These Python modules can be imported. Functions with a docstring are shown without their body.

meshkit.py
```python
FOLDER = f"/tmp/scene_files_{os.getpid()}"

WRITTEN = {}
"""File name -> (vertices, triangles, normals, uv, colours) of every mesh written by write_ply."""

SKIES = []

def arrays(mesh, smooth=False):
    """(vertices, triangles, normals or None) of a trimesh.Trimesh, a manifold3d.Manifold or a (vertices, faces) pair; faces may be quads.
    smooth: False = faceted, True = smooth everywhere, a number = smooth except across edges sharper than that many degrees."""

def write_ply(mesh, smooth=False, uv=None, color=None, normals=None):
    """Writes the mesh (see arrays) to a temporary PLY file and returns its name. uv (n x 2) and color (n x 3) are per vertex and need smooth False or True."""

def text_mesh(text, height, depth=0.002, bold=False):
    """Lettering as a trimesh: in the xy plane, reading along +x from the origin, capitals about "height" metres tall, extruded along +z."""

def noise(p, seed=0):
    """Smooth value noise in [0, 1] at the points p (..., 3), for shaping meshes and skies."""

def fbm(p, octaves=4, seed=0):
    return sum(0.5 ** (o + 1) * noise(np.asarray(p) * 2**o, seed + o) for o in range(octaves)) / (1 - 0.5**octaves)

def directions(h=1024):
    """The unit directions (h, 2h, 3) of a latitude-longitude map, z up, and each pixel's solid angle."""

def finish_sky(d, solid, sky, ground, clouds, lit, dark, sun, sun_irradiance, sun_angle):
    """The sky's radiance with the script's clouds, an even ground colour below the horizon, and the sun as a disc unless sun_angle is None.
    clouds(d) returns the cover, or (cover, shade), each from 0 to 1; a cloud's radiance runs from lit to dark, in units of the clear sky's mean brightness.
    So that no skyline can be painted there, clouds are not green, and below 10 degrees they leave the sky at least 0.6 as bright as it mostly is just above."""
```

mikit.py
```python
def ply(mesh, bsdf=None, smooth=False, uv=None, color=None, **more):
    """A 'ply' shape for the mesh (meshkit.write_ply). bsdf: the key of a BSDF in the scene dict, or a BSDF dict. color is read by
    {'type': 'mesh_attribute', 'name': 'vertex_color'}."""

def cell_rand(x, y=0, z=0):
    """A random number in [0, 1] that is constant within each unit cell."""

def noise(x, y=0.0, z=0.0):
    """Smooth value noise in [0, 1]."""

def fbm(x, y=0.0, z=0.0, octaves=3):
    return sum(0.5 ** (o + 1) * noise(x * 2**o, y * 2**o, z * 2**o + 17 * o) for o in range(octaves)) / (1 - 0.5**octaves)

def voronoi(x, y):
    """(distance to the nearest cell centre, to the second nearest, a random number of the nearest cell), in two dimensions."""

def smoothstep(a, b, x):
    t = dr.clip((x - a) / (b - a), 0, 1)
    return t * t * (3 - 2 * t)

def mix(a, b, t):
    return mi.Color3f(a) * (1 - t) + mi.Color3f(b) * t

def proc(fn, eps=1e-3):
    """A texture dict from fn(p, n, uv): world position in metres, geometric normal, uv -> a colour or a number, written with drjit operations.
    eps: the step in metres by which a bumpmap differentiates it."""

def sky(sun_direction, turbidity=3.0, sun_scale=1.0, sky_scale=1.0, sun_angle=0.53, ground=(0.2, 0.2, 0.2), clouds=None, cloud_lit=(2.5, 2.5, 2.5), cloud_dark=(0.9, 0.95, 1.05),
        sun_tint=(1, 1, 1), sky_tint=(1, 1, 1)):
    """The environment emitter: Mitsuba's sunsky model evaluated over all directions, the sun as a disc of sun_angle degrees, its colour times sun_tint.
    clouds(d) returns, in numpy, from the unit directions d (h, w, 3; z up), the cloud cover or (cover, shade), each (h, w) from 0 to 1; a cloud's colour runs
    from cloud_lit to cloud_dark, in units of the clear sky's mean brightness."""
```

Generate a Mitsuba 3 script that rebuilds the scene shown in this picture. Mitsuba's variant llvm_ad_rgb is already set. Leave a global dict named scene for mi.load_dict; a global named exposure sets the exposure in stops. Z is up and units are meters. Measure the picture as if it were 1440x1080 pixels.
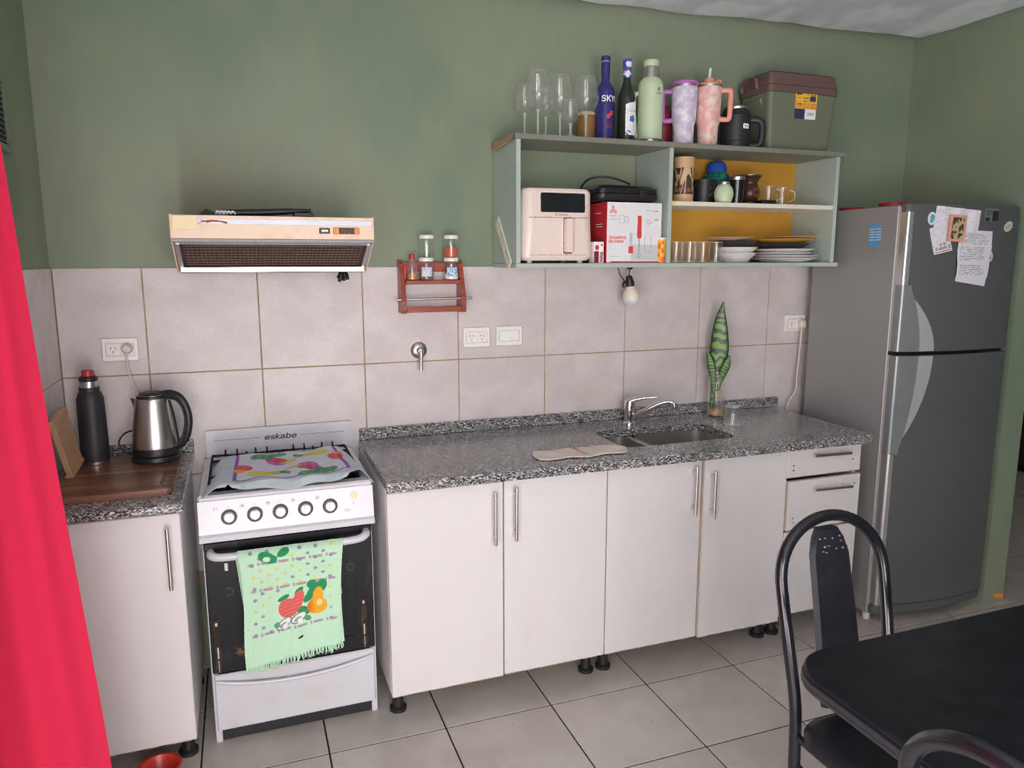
import math, numpy as np, trimesh, mitsuba as mi, drjit as dr, mikit, meshkit
from shapely.geometry import Polygon, Point, box as sbox
from shapely.ops import unary_union
from shapely import affinity
import manifold3d as m3
T = mi.ScalarTransform4f
PI = math.pi
rng = np.random.default_rng(7)
scene, labels = {}, {}

# ------------------------------------------------------------------ camera, light, exposure
CAM = dict(x=0.5988, y=-2.9376, z=1.58, yaw=0.34852, pitch=-0.165, roll=-0.0015, f=1045.52)
_yw, _pt, _rl = CAM['yaw'], CAM['pitch'], CAM['roll']
_fwd = np.array([math.sin(_yw) * math.cos(_pt), math.cos(_yw) * math.cos(_pt), math.sin(_pt)])
_rt = np.array([math.cos(_yw), -math.sin(_yw), 0.0])
_up = np.cross(_rt, _fwd)
_up = _up * math.cos(_rl) - _rt * math.sin(_rl)
_o = np.array([CAM['x'], CAM['y'], CAM['z']])
scene['camera'] = {'type': 'perspective', 'fov_axis': 'x', 'fov': math.degrees(2 * math.atan(720 / CAM['f'])), 'near_clip': 0.05, 'far_clip': 60.0,
                   'to_world': T().look_at(origin=_o.tolist(), target=(_o + _fwd).tolist(), up=_up.tolist())}
exposure = 0.0
DOOR_X0, DOOR_X1, FRONT_Y = -.02, 1.62, -4.60   # the glazed door to the yard, in the wall behind the camera
DOOR_LOW, DOOR_HIGH = (11.6, 10.9, 10.9), (9.4, 9.0, 9.2)  # daylight on its panes, brighter below where the sunlit yard shows
SIDE_Y0, SIDE_Y1 = -3.75, -2.30          # a second glazed door in the left wall, outside the frame
SIDE_LOW, SIDE_HIGH = (6.6, 6.2, 6.25), (3.6, 3.5, 3.65)

# ------------------------------------------------------------------ helpers
def numbered(key):
    if key not in scene and key not in labels: return key
    n = 1
    while f'{key}_{n:03d}' in scene or f'{key}_{n:03d}' in labels: n += 1
    return f'{key}_{n:03d}'

def root(name, label=None, cat=None, group=None, kind=None):
    """Reserves the key of a thing whose parts follow."""
    key = numbered(name)
    d = {}
    if label: d['label'] = label
    if cat: d['category'] = cat
    if group: d['group'] = group
    if kind: d['kind'] = kind
    labels[key] = d
    return key

def put(key, mesh, mat, smooth=False, tw=None, uv=None, label=None, kind=None, **more):
    """One entry of the scene; mesh is a mesh or a ready ply dict."""
    k = key if key in labels and key not in scene and '__' not in key else numbered(key)
    d = dict(mesh) if isinstance(mesh, dict) else mikit.ply(mesh, mat, smooth, uv=uv, **more)
    if tw is not None: d['to_world'] = tw
    scene[k] = d
    if label or kind:
        labels.setdefault(k, {})
        if label: labels[k]['label'] = label
        if kind: labels[k]['kind'] = kind
    return k

def cat_(*ms):
    return trimesh.util.concatenate([to_tm(m) for m in ms])

def to_tm(m):
    if isinstance(m, m3.Manifold):
        q = m.to_mesh()
        return trimesh.Trimesh(np.array(q.vert_properties[:, :3]), np.array(q.tri_verts), process=False)
    return m

def hull(pts):
    return trimesh.convex.convex_hull(np.asarray(pts, float))

def bx(x0, x1, y0, y1, z0, z1, c=0.0):
    """A box with chamfered edges."""
    if c <= 0:
        m = trimesh.creation.box(extents=(x1 - x0, y1 - y0, z1 - z0))
        m.apply_translation(((x0 + x1) / 2, (y0 + y1) / 2, (z0 + z1) / 2))
        return m
    c = min(c, (x1 - x0) * .45, (y1 - y0) * .45, (z1 - z0) * .45)
    P = []
    for X, sx in ((x0, 1), (x1, -1)):
        for Y, sy in ((y0, 1), (y1, -1)):
            for Z, sz in ((z0, 1), (z1, -1)):
                P += [(X, Y + sy * c, Z + sz * c), (X + sx * c, Y, Z + sz * c), (X + sx * c, Y + sy * c, Z)]
    return hull(P)

def man(m):
    m = to_tm(m)
    m.merge_vertices()
    return m3.Manifold(m3.Mesh(vert_properties=np.asarray(m.vertices, np.float32), tri_verts=np.asarray(m.faces, np.uint32)))

def diff(a, *bs):
    A = man(a)
    for b in bs: A = A - man(b)
    return to_tm(A)

def lathe(prof, n=40, cx=0, cy=0, cz=0):
    """Revolves (r, z) pairs round z. Profiles that run bottom-up on the outside face outwards."""
    pr = np.asarray(prof, float)
    a = np.arange(n) * 2 * PI / n
    V = np.stack([np.outer(pr[:, 0], np.cos(a)) + cx, np.outer(pr[:, 0], np.sin(a)) + cy, np.repeat(pr[:, 1:2], n, 1) + cz], -1).reshape(-1, 3)
    F = []
    for i in range(len(pr) - 1):
        j = np.arange(n); k = (j + 1) % n
        a0, a1, b0, b1 = i * n + j, i * n + k, (i + 1) * n + j, (i + 1) * n + k
        if pr[i, 0] > 1e-7: F.append(np.stack([a0, a1, b1], 1))
        if pr[i + 1, 0] > 1e-7: F.append(np.stack([a0, b1, b0], 1))
    m = trimesh.Trimesh(V, np.vstack(F), process=False)
    m.merge_vertices()
    return m

def spline(pts, k=8, closed=False):
    p = np.asarray(pts, float)
    if len(p) < 3: return p
    out = []
    n = len(p)
    rngi = range(n) if closed else range(n - 1)
    for i in rngi:
        p0 = p[(i - 1) % n] if closed or i > 0 else 2 * p[0] - p[1]
        p1, p2 = p[i], p[(i + 1) % n]
        p3 = p[(i + 2) % n] if closed or i + 2 < n else 2 * p[-1] - p[-2]
        for t in np.arange(k) / k:
            out.append(.5 * (2 * p1 + (p2 - p0) * t + (2 * p0 - 5 * p1 + 4 * p2 - p3) * t * t + (3 * p1 - p0 - 3 * p2 + p3) * t ** 3))
    if not closed: out.append(p[-1])
    return np.array(out)

def tube(pts, r, n=10, k=8, closed=False, flat=1.0):
    """A capped tube along a smoothed path; r a number or one per control point."""
    p = spline(pts, k, closed)
    rr = np.full(len(p), float(r)) if np.isscalar(r) else np.interp(np.linspace(0, 1, len(p)), np.linspace(0, 1, len(r)), r)
    t = np.gradient(p, axis=0) if not closed else np.roll(p, -1, 0) - np.roll(p, 1, 0)
    t /= np.linalg.norm(t, axis=1, keepdims=True) + 1e-12
    a = np.cross(t[0], [0, 0, 1.0] if abs(t[0][2]) < .9 else [1.0, 0, 0]); a /= np.linalg.norm(a)
    V, ang = [], np.arange(n) * 2 * PI / n
    for i in range(len(p)):
        a = a - t[i] * (a @ t[i]); a /= np.linalg.norm(a) + 1e-12
        b = np.cross(t[i], a)
        V.append(p[i] + rr[i] * (np.cos(ang)[:, None] * a + flat * np.sin(ang)[:, None] * b))
    V = np.vstack(V); F = []
    m = len(p)
    for i in range(m if closed else m - 1):
        j = np.arange(n); k2 = (j + 1) % n; i2 = (i + 1) % m
        F += [np.stack([i * n + j, i * n + k2, i2 * n + k2], 1), np.stack([i * n + j, i2 * n + k2, i2 * n + j], 1)]
    if not closed:
        c0, c1 = len(V), len(V) + 1
        V = np.vstack([V, p[0], p[-1]])
        j = np.arange(n); k2 = (j + 1) % n
        F += [np.stack([np.full(n, c0), k2, j], 1), np.stack([np.full(n, c1), (m - 1) * n + j, (m - 1) * n + k2], 1)]
    return trimesh.Trimesh(V, np.vstack(F), process=False)

def loft(secs):
    """Skins equal-length closed sections (bottom to top, counter-clockwise) with caps."""
    n = len(secs[0]); V = np.vstack([np.asarray(s, float) for s in secs]); F = []
    j = np.arange(n); k = (j + 1) % n
    for i in range(len(secs) - 1):
        F += [np.stack([i * n + j, i * n + k, (i + 1) * n + k], 1), np.stack([i * n + j, (i + 1) * n + k, (i + 1) * n + j], 1)]
    c0, c1 = len(V), len(V) + 1
    V = np.vstack([V, np.mean(secs[0], 0), np.mean(secs[-1], 0)])
    F += [np.stack([np.full(n, c0), k, j], 1), np.stack([np.full(n, c1), (len(secs) - 1) * n + j, (len(secs) - 1) * n + k], 1)]
    return trimesh.Trimesh(V, np.vstack(F), process=False)

def rrect(x0, x1, y0, y1, r, z, n=6):
    r = min(r, (x1 - x0) / 2 - 1e-5, (y1 - y0) / 2 - 1e-5)
    P = []
    for cx, cy, a0 in ((x1 - r, y0 + r, -90), (x1 - r, y1 - r, 0), (x0 + r, y1 - r, 90), (x0 + r, y0 + r, 180)):
        for t in np.linspace(0, 90, n): P.append((cx + r * math.cos(math.radians(a0 + t)), cy + r * math.sin(math.radians(a0 + t)), z))
    return np.array(P)

def rblock(x0, x1, y0, y1, z0, z1, r, e=.004, n=6):
    """A block with rounded vertical edges and softened top and bottom."""
    return loft([rrect(x0 + e, x1 - e, y0 + e, y1 - e, r, z0, n), rrect(x0, x1, y0, y1, r, z0 + e, n), rrect(x0, x1, y0, y1, r, z1 - e, n), rrect(x0 + e, x1 - e, y0 + e, y1 - e, r, z1, n)])

def ext(poly, h, z0=0):
    gs = [g for g in getattr(poly, 'geoms', [poly]) if g.area > 1e-9]
    m = trimesh.util.concatenate([trimesh.creation.extrude_polygon(g, h, engine='earcut') for g in gs])
    m.apply_translation((0, 0, z0))
    return m

def front(m, y):
    """From the xy plane to a plate that faces -y, its back at y."""
    m = m.copy(); v = np.array(m.vertices)
    m.vertices = np.stack([v[:, 0], y - v[:, 2], v[:, 1]], 1)
    return m

def plate(poly, y, t=.001):
    """A polygon in (x, z) as a thin plate in front of y."""
    return front(ext(poly, t), y)

def text(s, h, bold=False, depth=.0006, center=True):
    m = meshkit.text_mesh(s, h, depth, bold)
    if center:
        b = m.bounds; m.apply_translation((-(b[0][0] + b[1][0]) / 2, -(b[0][1] + b[1][1]) / 2, 0))
    return m

def ftext(s, h, x, y, z, bold=False, shear=0.0, sx=1.0, depth=.0006):
    m = text(s, h, bold, depth)
    v = np.array(m.vertices); v[:, 0] = v[:, 0] * sx + shear * v[:, 1]; m.vertices = v
    m = front(m, y); m.apply_translation((x, 0, z))
    return m

def wrap(m, R, cx, cy, cz, a0=-PI / 2):
    """Bends a flat drawing in (x, z) with its thickness round a cylinder of radius R; a0 is the angle it is centred on."""
    v = np.array(m.vertices); a = a0 + v[:, 0] / R; r = R + v[:, 2]
    w = m.copy(); w.vertices = np.stack([cx + r * np.cos(a), cy + r * np.sin(a), cz + v[:, 1]], 1)
    return w

def sub(m, l=.004):
    v, f = trimesh.remesh.subdivide_to_size(m.vertices, m.faces, l)
    return trimesh.Trimesh(v, f, process=False)

def ell(cx, cy, rx, ry, rot=0, n=24):
    return affinity.rotate(affinity.scale(Point(cx, cy).buffer(1, n // 4), rx, ry), rot, origin=(cx, cy))

def rot(m, ang, axis, about=(0, 0, 0)):
    m = m.copy(); m.apply_transform(trimesh.transformations.rotation_matrix(math.radians(ang), axis, about)); return m

def mv(m, d):
    m = m.copy(); m.apply_translation(d); return m

def sheet(P, t=.002):
    """A grid of points (ny, nx, 3) as a thin closed cloth; returns mesh and uv."""
    ny, nx, _ = P.shape
    du, dv = np.gradient(P, axis=1), np.gradient(P, axis=0)
    N = np.cross(du, dv); N /= np.linalg.norm(N, axis=2, keepdims=True) + 1e-12
    A, B = P + N * t / 2, P - N * t / 2
    V = np.vstack([A.reshape(-1, 3), B.reshape(-1, 3)]); n = ny * nx
    i, j = np.meshgrid(np.arange(ny - 1), np.arange(nx - 1), indexing='ij')
    a, b, c, d = (x.ravel() for x in (i * nx + j, i * nx + j + 1, (i + 1) * nx + j + 1, (i + 1) * nx + j))
    F = [np.stack([a, b, c], 1), np.stack([a, c, d], 1), np.stack([a + n, c + n, b + n], 1), np.stack([a + n, d + n, c + n], 1)]
    rim = np.concatenate([np.arange(nx), np.arange(1, ny) * nx + nx - 1, (ny - 1) * nx + np.arange(nx - 2, -1, -1), np.arange(ny - 2, 0, -1) * nx])
    q = np.roll(rim, -1)
    F += [np.stack([rim, rim + n, q + n], 1), np.stack([rim, q + n, q], 1)]
    vv, uu = np.meshgrid(np.linspace(0, 1, ny), np.linspace(0, 1, nx), indexing='ij')
    uv = np.stack([uu.ravel(), vv.ravel()], 1)
    return trimesh.Trimesh(V, np.vstack(F), process=False), np.vstack([uv, uv])

# ------------------------------------------------------------------ materials
def srgb(r, g, b):
    return [float(((c / 255) / 12.92) if c / 255 < .04045 else (((c / 255) + .055) / 1.055) ** 2.4) for c in (r, g, b)]

def tex(c):
    if callable(c): return mikit.proc(c)
    if isinstance(c, dict): return c
    return {'type': 'rgb', 'value': list(map(float, c))}

def mat(name, color, rough=.5, metal=0.0, spec=.5, coat=0.0, bump=None, bscale=.001, **more):
    b = {'type': 'principled', 'base_color': tex(color), 'roughness': rough if not callable(rough) else mikit.proc(rough), 'metallic': metal, 'specular': spec, **more}
    if coat: b['clearcoat'] = coat; b['clearcoat_gloss'] = .9
    if bump is not None: b = {'type': 'bumpmap', 'arbitrary': mikit.proc(bump), 'scale': bscale, 'bsdf': b}
    scene[name] = {'type': 'twosided', 'bsdf': b}
    return name

N, FB, SS, MIX, CR = mikit.noise, mikit.fbm, mikit.smoothstep, mikit.mix, mikit.cell_rand

def green_paint(p, n, uv):
    a = FB(p.x * 1.3 + 3, p.y * 1.3, p.z * 1.1, 3)
    b = FB(p.x * 5 + 9, p.y * 5, p.z * 2.2 + 4, 3)
    c = MIX((.162, .218, .152), (.225, .268, .190), SS(.3, .7, a))
    c = MIX(c, (.245, .265, .170), SS(.45, .8, b) * .45)
    # cooking grease and the soft shadow above the extractor hood, both painted into the colour
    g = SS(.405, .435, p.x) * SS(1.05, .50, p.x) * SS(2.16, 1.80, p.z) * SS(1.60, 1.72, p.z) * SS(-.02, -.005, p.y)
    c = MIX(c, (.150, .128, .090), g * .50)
    return c * (0.975 + .05 * N(p.x * 40, p.y * 40, p.z * 9))
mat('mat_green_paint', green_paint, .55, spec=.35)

def tile_col(p, n, uv):
    a = FB(p.x * 9 + 5, p.y * 9, p.z * 9, 3)
    b = N(p.x * 160, p.y * 160, p.z * 90)
    c = MIX((.545, .485, .480), (.61, .555, .55), SS(.25, .75, a))
    st = SS(.66, .8, FB(p.x * 4 + 20, p.y * 4, p.z * 5, 3))
    return MIX(c, (.53, .45, .39), st * .30) * (.96 + .07 * b)
mat('mat_wall_tile', tile_col, .38, spec=.4)

def grout_col(p, n, uv):
    return MIX((.30, .21, .11), (.44, .36, .24), N(p.x * 14, p.y * 14, p.z * 14))
mat('mat_wall_grout', grout_col, .8, spec=.2)

def floor_col(p, n, uv):
    ix, iy = (p.x - 1.177) / .39, (p.y + .68) / .39
    r = CR(dr.floor(ix), dr.floor(iy), 3)
    a = FB(p.x * 7 + r * 30, p.y * 7, r * 9, 3)
    d = SS(.88, .95, N(p.x * 70, p.y * 70, 2.)) * SS(.5, .7, N(p.x * 6, p.y * 6, 5.))
    c = MIX((.43, .395, .355), (.50, .465, .42), SS(.25, .75, a)) * (.94 + .1 * r)
    return MIX(c, (.30, .27, .23), d * .35)
mat('mat_floor_tile', floor_col, .42, spec=.45)
mat('mat_floor_grout', (.035, .026, .02), .9, spec=.1)

def granite_col(p, n, uv):
    a = N(p.x * 250, p.y * 250, p.z * 250)
    b = N(p.x * 170 + 40, p.y * 170, p.z * 170)
    c = MIX((.030, .030, .033), (.27, .262, .262), SS(.34, .58, a))
    c = MIX(c, (.56, .55, .56), SS(.62, .74, b))
    return MIX(c, (.02, .02, .022), SS(.66, .76, N(p.x * 190, p.y * 190 + 70, p.z * 190)))
mat('mat_granite', granite_col, .16, spec=.55)

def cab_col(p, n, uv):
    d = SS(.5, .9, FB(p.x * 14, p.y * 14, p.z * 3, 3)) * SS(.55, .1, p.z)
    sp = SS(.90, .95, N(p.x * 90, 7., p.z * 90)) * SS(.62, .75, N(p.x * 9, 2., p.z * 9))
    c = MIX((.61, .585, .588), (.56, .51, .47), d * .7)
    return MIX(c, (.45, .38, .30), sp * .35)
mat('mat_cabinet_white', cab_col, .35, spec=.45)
mat('mat_cabinet_edge', (.56, .47, .40), .7, spec=.2)
mat('mat_chipboard', lambda p, n, uv: MIX((.30, .19, .11), (.48, .34, .21), N(p.x * 300, p.y * 300, p.z * 300)), .8, spec=.2)
mat('mat_black_plastic', (.012, .012, .014), .42)
mat('mat_black_gloss', (.010, .010, .013), .12, spec=.6)
mat('mat_black_rubber', (.014, .013, .013), .8, spec=.2)
mat('mat_black_tube', (.008, .008, .012), .16, spec=.65)
mat('mat_black_vinyl', lambda p, n, uv: mi.Color3f(.013, .013, .018) * (.85 + .4 * N(p.x * 55, p.y * 55, p.z * 55)), .42, spec=.28)
mat('mat_steel', (.62, .60, .57), .28, metal=1.0)
mat('mat_chrome', (.80, .80, .80), .10, metal=1.0)
mat('mat_dull_chrome', (.62, .61, .58), .32, metal=1.0)
mat('mat_sink_steel', (.52, .50, .48), .38, metal=.9)
mat('mat_aluminium', (.82, .80, .78), .38, metal=1.0)
mat('mat_white_plastic', (.78, .76, .73), .35)
mat('mat_cream_plastic', (.74, .66, .54), .4)
mat('mat_white_enamel', lambda p, n, uv: MIX((.55, .55, .585), (.50, .46, .40), SS(.62, .85, FB(p.x * 8, p.y * 8, p.z * 8, 3)) * .4), .2, spec=.5)
mat('mat_dark_rust', lambda p, n, uv: MIX((.028, .020, .017), (.085, .048, .028), SS(.4, .8, FB(p.x * 40, p.y * 40, p.z * 40, 3))), .7, spec=.2)

def door_black(p, n, uv):
    a = SS(.55, .8, FB(p.x * 26, p.y * 9, p.z * 8, 3))
    r = SS(.035, .008, dr.abs(p.x - .545)) * SS(.022, .004, dr.abs(p.z - .318)) * SS(.3, .6, FB(p.x * 90, 1., p.z * 90, 2)) * .8
    return MIX(MIX((.010, .011, .013), (.035, .035, .038), a * .5), (.22, .12, .06), r)
mat('mat_oven_black', door_black, .25, spec=.28)
mat('mat_print_black', (.02, .02, .022), .5)
mat('mat_print_grey', (.30, .30, .31), .6)
mat('mat_print_white', (.80, .80, .80), .5)
mat('mat_print_red', (.62, .05, .05), .5)
mat('mat_print_darkred', (.33, .02, .03), .5)
mat('mat_print_blue', (.05, .15, .45), .5)
mat('mat_navy', (.030, .035, .085), .5)
mat('mat_print_yellow', (.85, .52, .04), .5)
mat('mat_print_orange', (.82, .28, .03), .5)

mat('mat_hood_cream', lambda p, n, uv: MIX((.70, .53, .39), (.62, .44, .30), SS(.45, .8, FB(p.x * 16, p.y * 16, p.z * 20, 3))), .35, spec=.45)
mat('mat_hood_patch', (.74, .60, .36), .4)
mat('mat_hood_film', lambda p, n, uv: MIX((.50, .58, .74), (.66, .70, .76), FB(p.x * 30, p.y * 30, p.z * 60, 2)), .3, spec=.5)
mat('mat_rust_stain', lambda p, n, uv: MIX((.25, .07, .03), (.55, .22, .08), N(p.x * 120, p.y * 120, p.z * 120)), .8)
mat('mat_hood_filter', (.035, .016, .012), .5, spec=.4)
mat('mat_hood_wire', (.16, .10, .085), .4, spec=.5)
mat('mat_wood_orange', (.62, .24, .07), .45)

def red_wood(p, n, uv):
    g = N(p.x * 18, p.y * 120, p.z * 120)
    return MIX((.20, .035, .022), (.34, .075, .045), g)
mat('mat_red_wood', red_wood, .35, spec=.45)
def board_wood(p, n, uv):
    s = FB(p.x * 5, p.y * 60, p.z * 60, 3)
    q = CR(dr.floor(p.y / .055), 3., 1.)
    return MIX((.115, .045, .028), (.22, .095, .055), SS(.25, .75, s)) * (.8 + .4 * q)
mat('mat_board_wood', board_wood, .35, spec=.4)
mat('mat_pale_wood', lambda p, n, uv: MIX((.36, .21, .11), (.52, .34, .19), FB(p.x * 50, p.y * 9, p.z * 9, 3)), .55)
mat('mat_shelf_green', lambda p, n, uv: MIX((.36, .43, .385), (.41, .48, .43), FB(p.x * 6, p.y * 6, p.z * 6, 2)), .45, spec=.4)
mat('mat_shelf_top', lambda p, n, uv: MIX((.165, .175, .140), (.215, .225, .185), FB(p.x * 8, p.y * 8, p.z * 8, 2)), .5, spec=.35)
mat('mat_shelf_cream', (.68, .66, .55), .45)
mat('mat_mustard', lambda p, n, uv: MIX((.46, .235, .03), (.56, .30, .045), FB(p.x * 5, p.y * 5, p.z * 9, 3)), .55, spec=.3)

mat('mat_fryer', (.74, .62, .56), .28, spec=.5)
mat('mat_screen', (.008, .010, .013), .08, spec=.6)
mat('mat_box_white', (.72, .71, .73), .55)
mat('mat_box_grey', (.52, .52, .54), .55)
mat('mat_box_red', (.52, .03, .04), .45)
mat('mat_cobalt', (.026, .024, .150), .16, spec=.55)
mat('mat_cobalt_cap', (.030, .026, .150), .35)
mat('mat_wine_glass', (.016, .024, .012), .10, spec=.6)
mat('mat_wine_label', lambda p, n, uv: MIX((.78, .77, .80), (.04, .07, .40), SS(.08, .1, dr.abs(uv.y - .5) - .34 + .06 * dr.sin(uv.x * 7)) * SS(.45, .55, N(uv.x * 5 + uv.y * 14, uv.y * 6, 3.))), .5)
mat('mat_wine_cap', lambda p, n, uv: MIX(MIX((.05, .09, .42), (.75, .76, .82), SS(.52, .6, N(p.x * 75, p.y * 75, p.z * 55))), (.75, .25, .20), SS(.68, .74, N(p.x * 60 + 9, p.y * 60, p.z * 60))), .4)
mat('mat_mint', (.50, .60, .40), .42, spec=.45)
mat('mat_lilac', lambda p, n, uv: MIX((.55, .47, .65), (.74, .70, .77), SS(.35, .68, FB(p.x * 48, p.y * 48, p.z * 40, 3))), .38)
mat('mat_violet', (.42, .14, .42), .4)
mat('mat_pink_marble', lambda p, n, uv: MIX((.74, .39, .34), (.75, .60, .56), SS(.38, .68, FB(p.x * 44 + 4, p.y * 44, p.z * 36, 3))), .38)
mat('mat_coral', (.72, .30, .21), .4)
mat('mat_straw', (.62, .70, .68), .3)
mat('mat_jug_black', (.018, .018, .024), .45)
mat('mat_dark_red_jar', (.17, .012, .025), .4)
mat('mat_cooler_green', (.145, .165, .110), .5, spec=.4)
mat('mat_cooler_lid', (.135, .080, .072), .5, spec=.4)
def cooler_label(p, n, uv):
    row, col = dr.floor(uv.y * 7.), dr.floor(uv.x * 3.)
    fy, fx = uv.y * 7. - row, uv.x * 3. - col
    c = MIX((.80, .50, .05), (.78, .36, .05), SS(.30, .28, uv.y))
    ink = SS(.2, .3, fy) * SS(.8, .7, fy) * SS(.1, .15, fx) * SS(.92, .87, fx) * SS(.35, .5, N(uv.x * 40 + row * 9, row * 5., 1.))
    c = MIX(c, MIX((.55, .14, .03), (.05, .04, .04), SS(.45, .5, CR(row, col, 3.))), ink * .8 * SS(.06, .08, uv.y))
    return MIX(c, (.05, .04, .10), SS(.66, .67, uv.x) * SS(.95, .94, uv.x) * SS(.36, .37, uv.y) * SS(.60, .59, uv.y))
mat('mat_cooler_label', cooler_label, .45)
def carved(p, n, uv):
    w = N(uv.x * 13, uv.y * 6.5 + 1.5 * dr.sin(uv.x * 20), 2.)
    k = SS(.36, .46, w) * SS(.68, .58, w)
    band = SS(.18, .20, uv.y) * SS(.78, .76, uv.y)
    st = SS(.3, .5, dr.abs(dr.sin(uv.x * 44 + uv.y * 10))) * SS(.20, .18, dr.abs(uv.y - .28)) * SS(.05, .04, dr.abs(uv.y - .28))
    c = MIX((.58, .38, .22), (.055, .033, .024), band)
    c = MIX(c, (.60, .40, .22), band * k)
    return MIX(c, (.40, .20, .08), st * .5)
mat('mat_carved', carved, .55)
mat('mat_carved_pale', (.66, .47, .28), .55)
mat('mat_blue_knit', lambda p, n, uv: MIX((.015, .055, .26), (.03, .10, .42), N(p.x * 260, p.y * 260, p.z * 260)), .8, spec=.2)
mat('mat_green_knit', lambda p, n, uv: MIX((.02, .22, .07), (.015, .07, .25), SS(.45, .6, N(p.x * 110, p.y * 110, p.z * 110))), .8, spec=.2)
mat('mat_gourd', (.055, .022, .014), .3, spec=.5)
mat('mat_gourd_patch', (.14, .045, .025), .35, spec=.5)
mat('mat_plate_white', (.72, .71, .70), .2, spec=.5)
mat('mat_plate_dark', (.045, .042, .045), .3)
mat('mat_plate_yellow', (.66, .38, .05), .25)
mat('mat_plate_peach', (.66, .45, .33), .3)
mat('mat_tube_yellow', lambda p, n, uv: MIX((.82, .50, .03), (.70, .16, .03), SS(.5, .6, N(p.x * 120, p.y * 120, p.z * 60))), .4)
mat('mat_sauce', (.50, .23, .05), .4)
mat('mat_spice_red', lambda p, n, uv: MIX((.42, .055, .02), (.60, .12, .04), N(p.x * 300, p.y * 300, p.z * 300)), .85)
mat('mat_spice_brown', lambda p, n, uv: MIX((.10, .06, .04), (.25, .18, .13), N(p.x * 250, p.y * 250, p.z * 250)), .85)
mat('mat_salt', (.80, .79, .80), .8)
mat('mat_jar_label', lambda p, n, uv: MIX((.70, .72, .80), (.06, .08, .22), SS(.5, .58, N(uv.x * 18, uv.y * 26, 1.)) * .55), .5)
mat('mat_jar_label_blue', lambda p, n, uv: MIX((.10, .28, .50), (.70, .74, .80), SS(.45, .55, N(uv.x * 12, uv.y * 22, 5.))), .5)
mat('mat_amber_jar', (.24, .125, .040), .25, spec=.5)
mat('mat_bulb_dome', (.66, .65, .67), .25)
mat('mat_thermos_black', (.018, .018, .022), .5)
mat('mat_red_plastic', (.42, .028, .030), .35)
mat('mat_bowl_red', (.52, .045, .035), .35)
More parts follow.
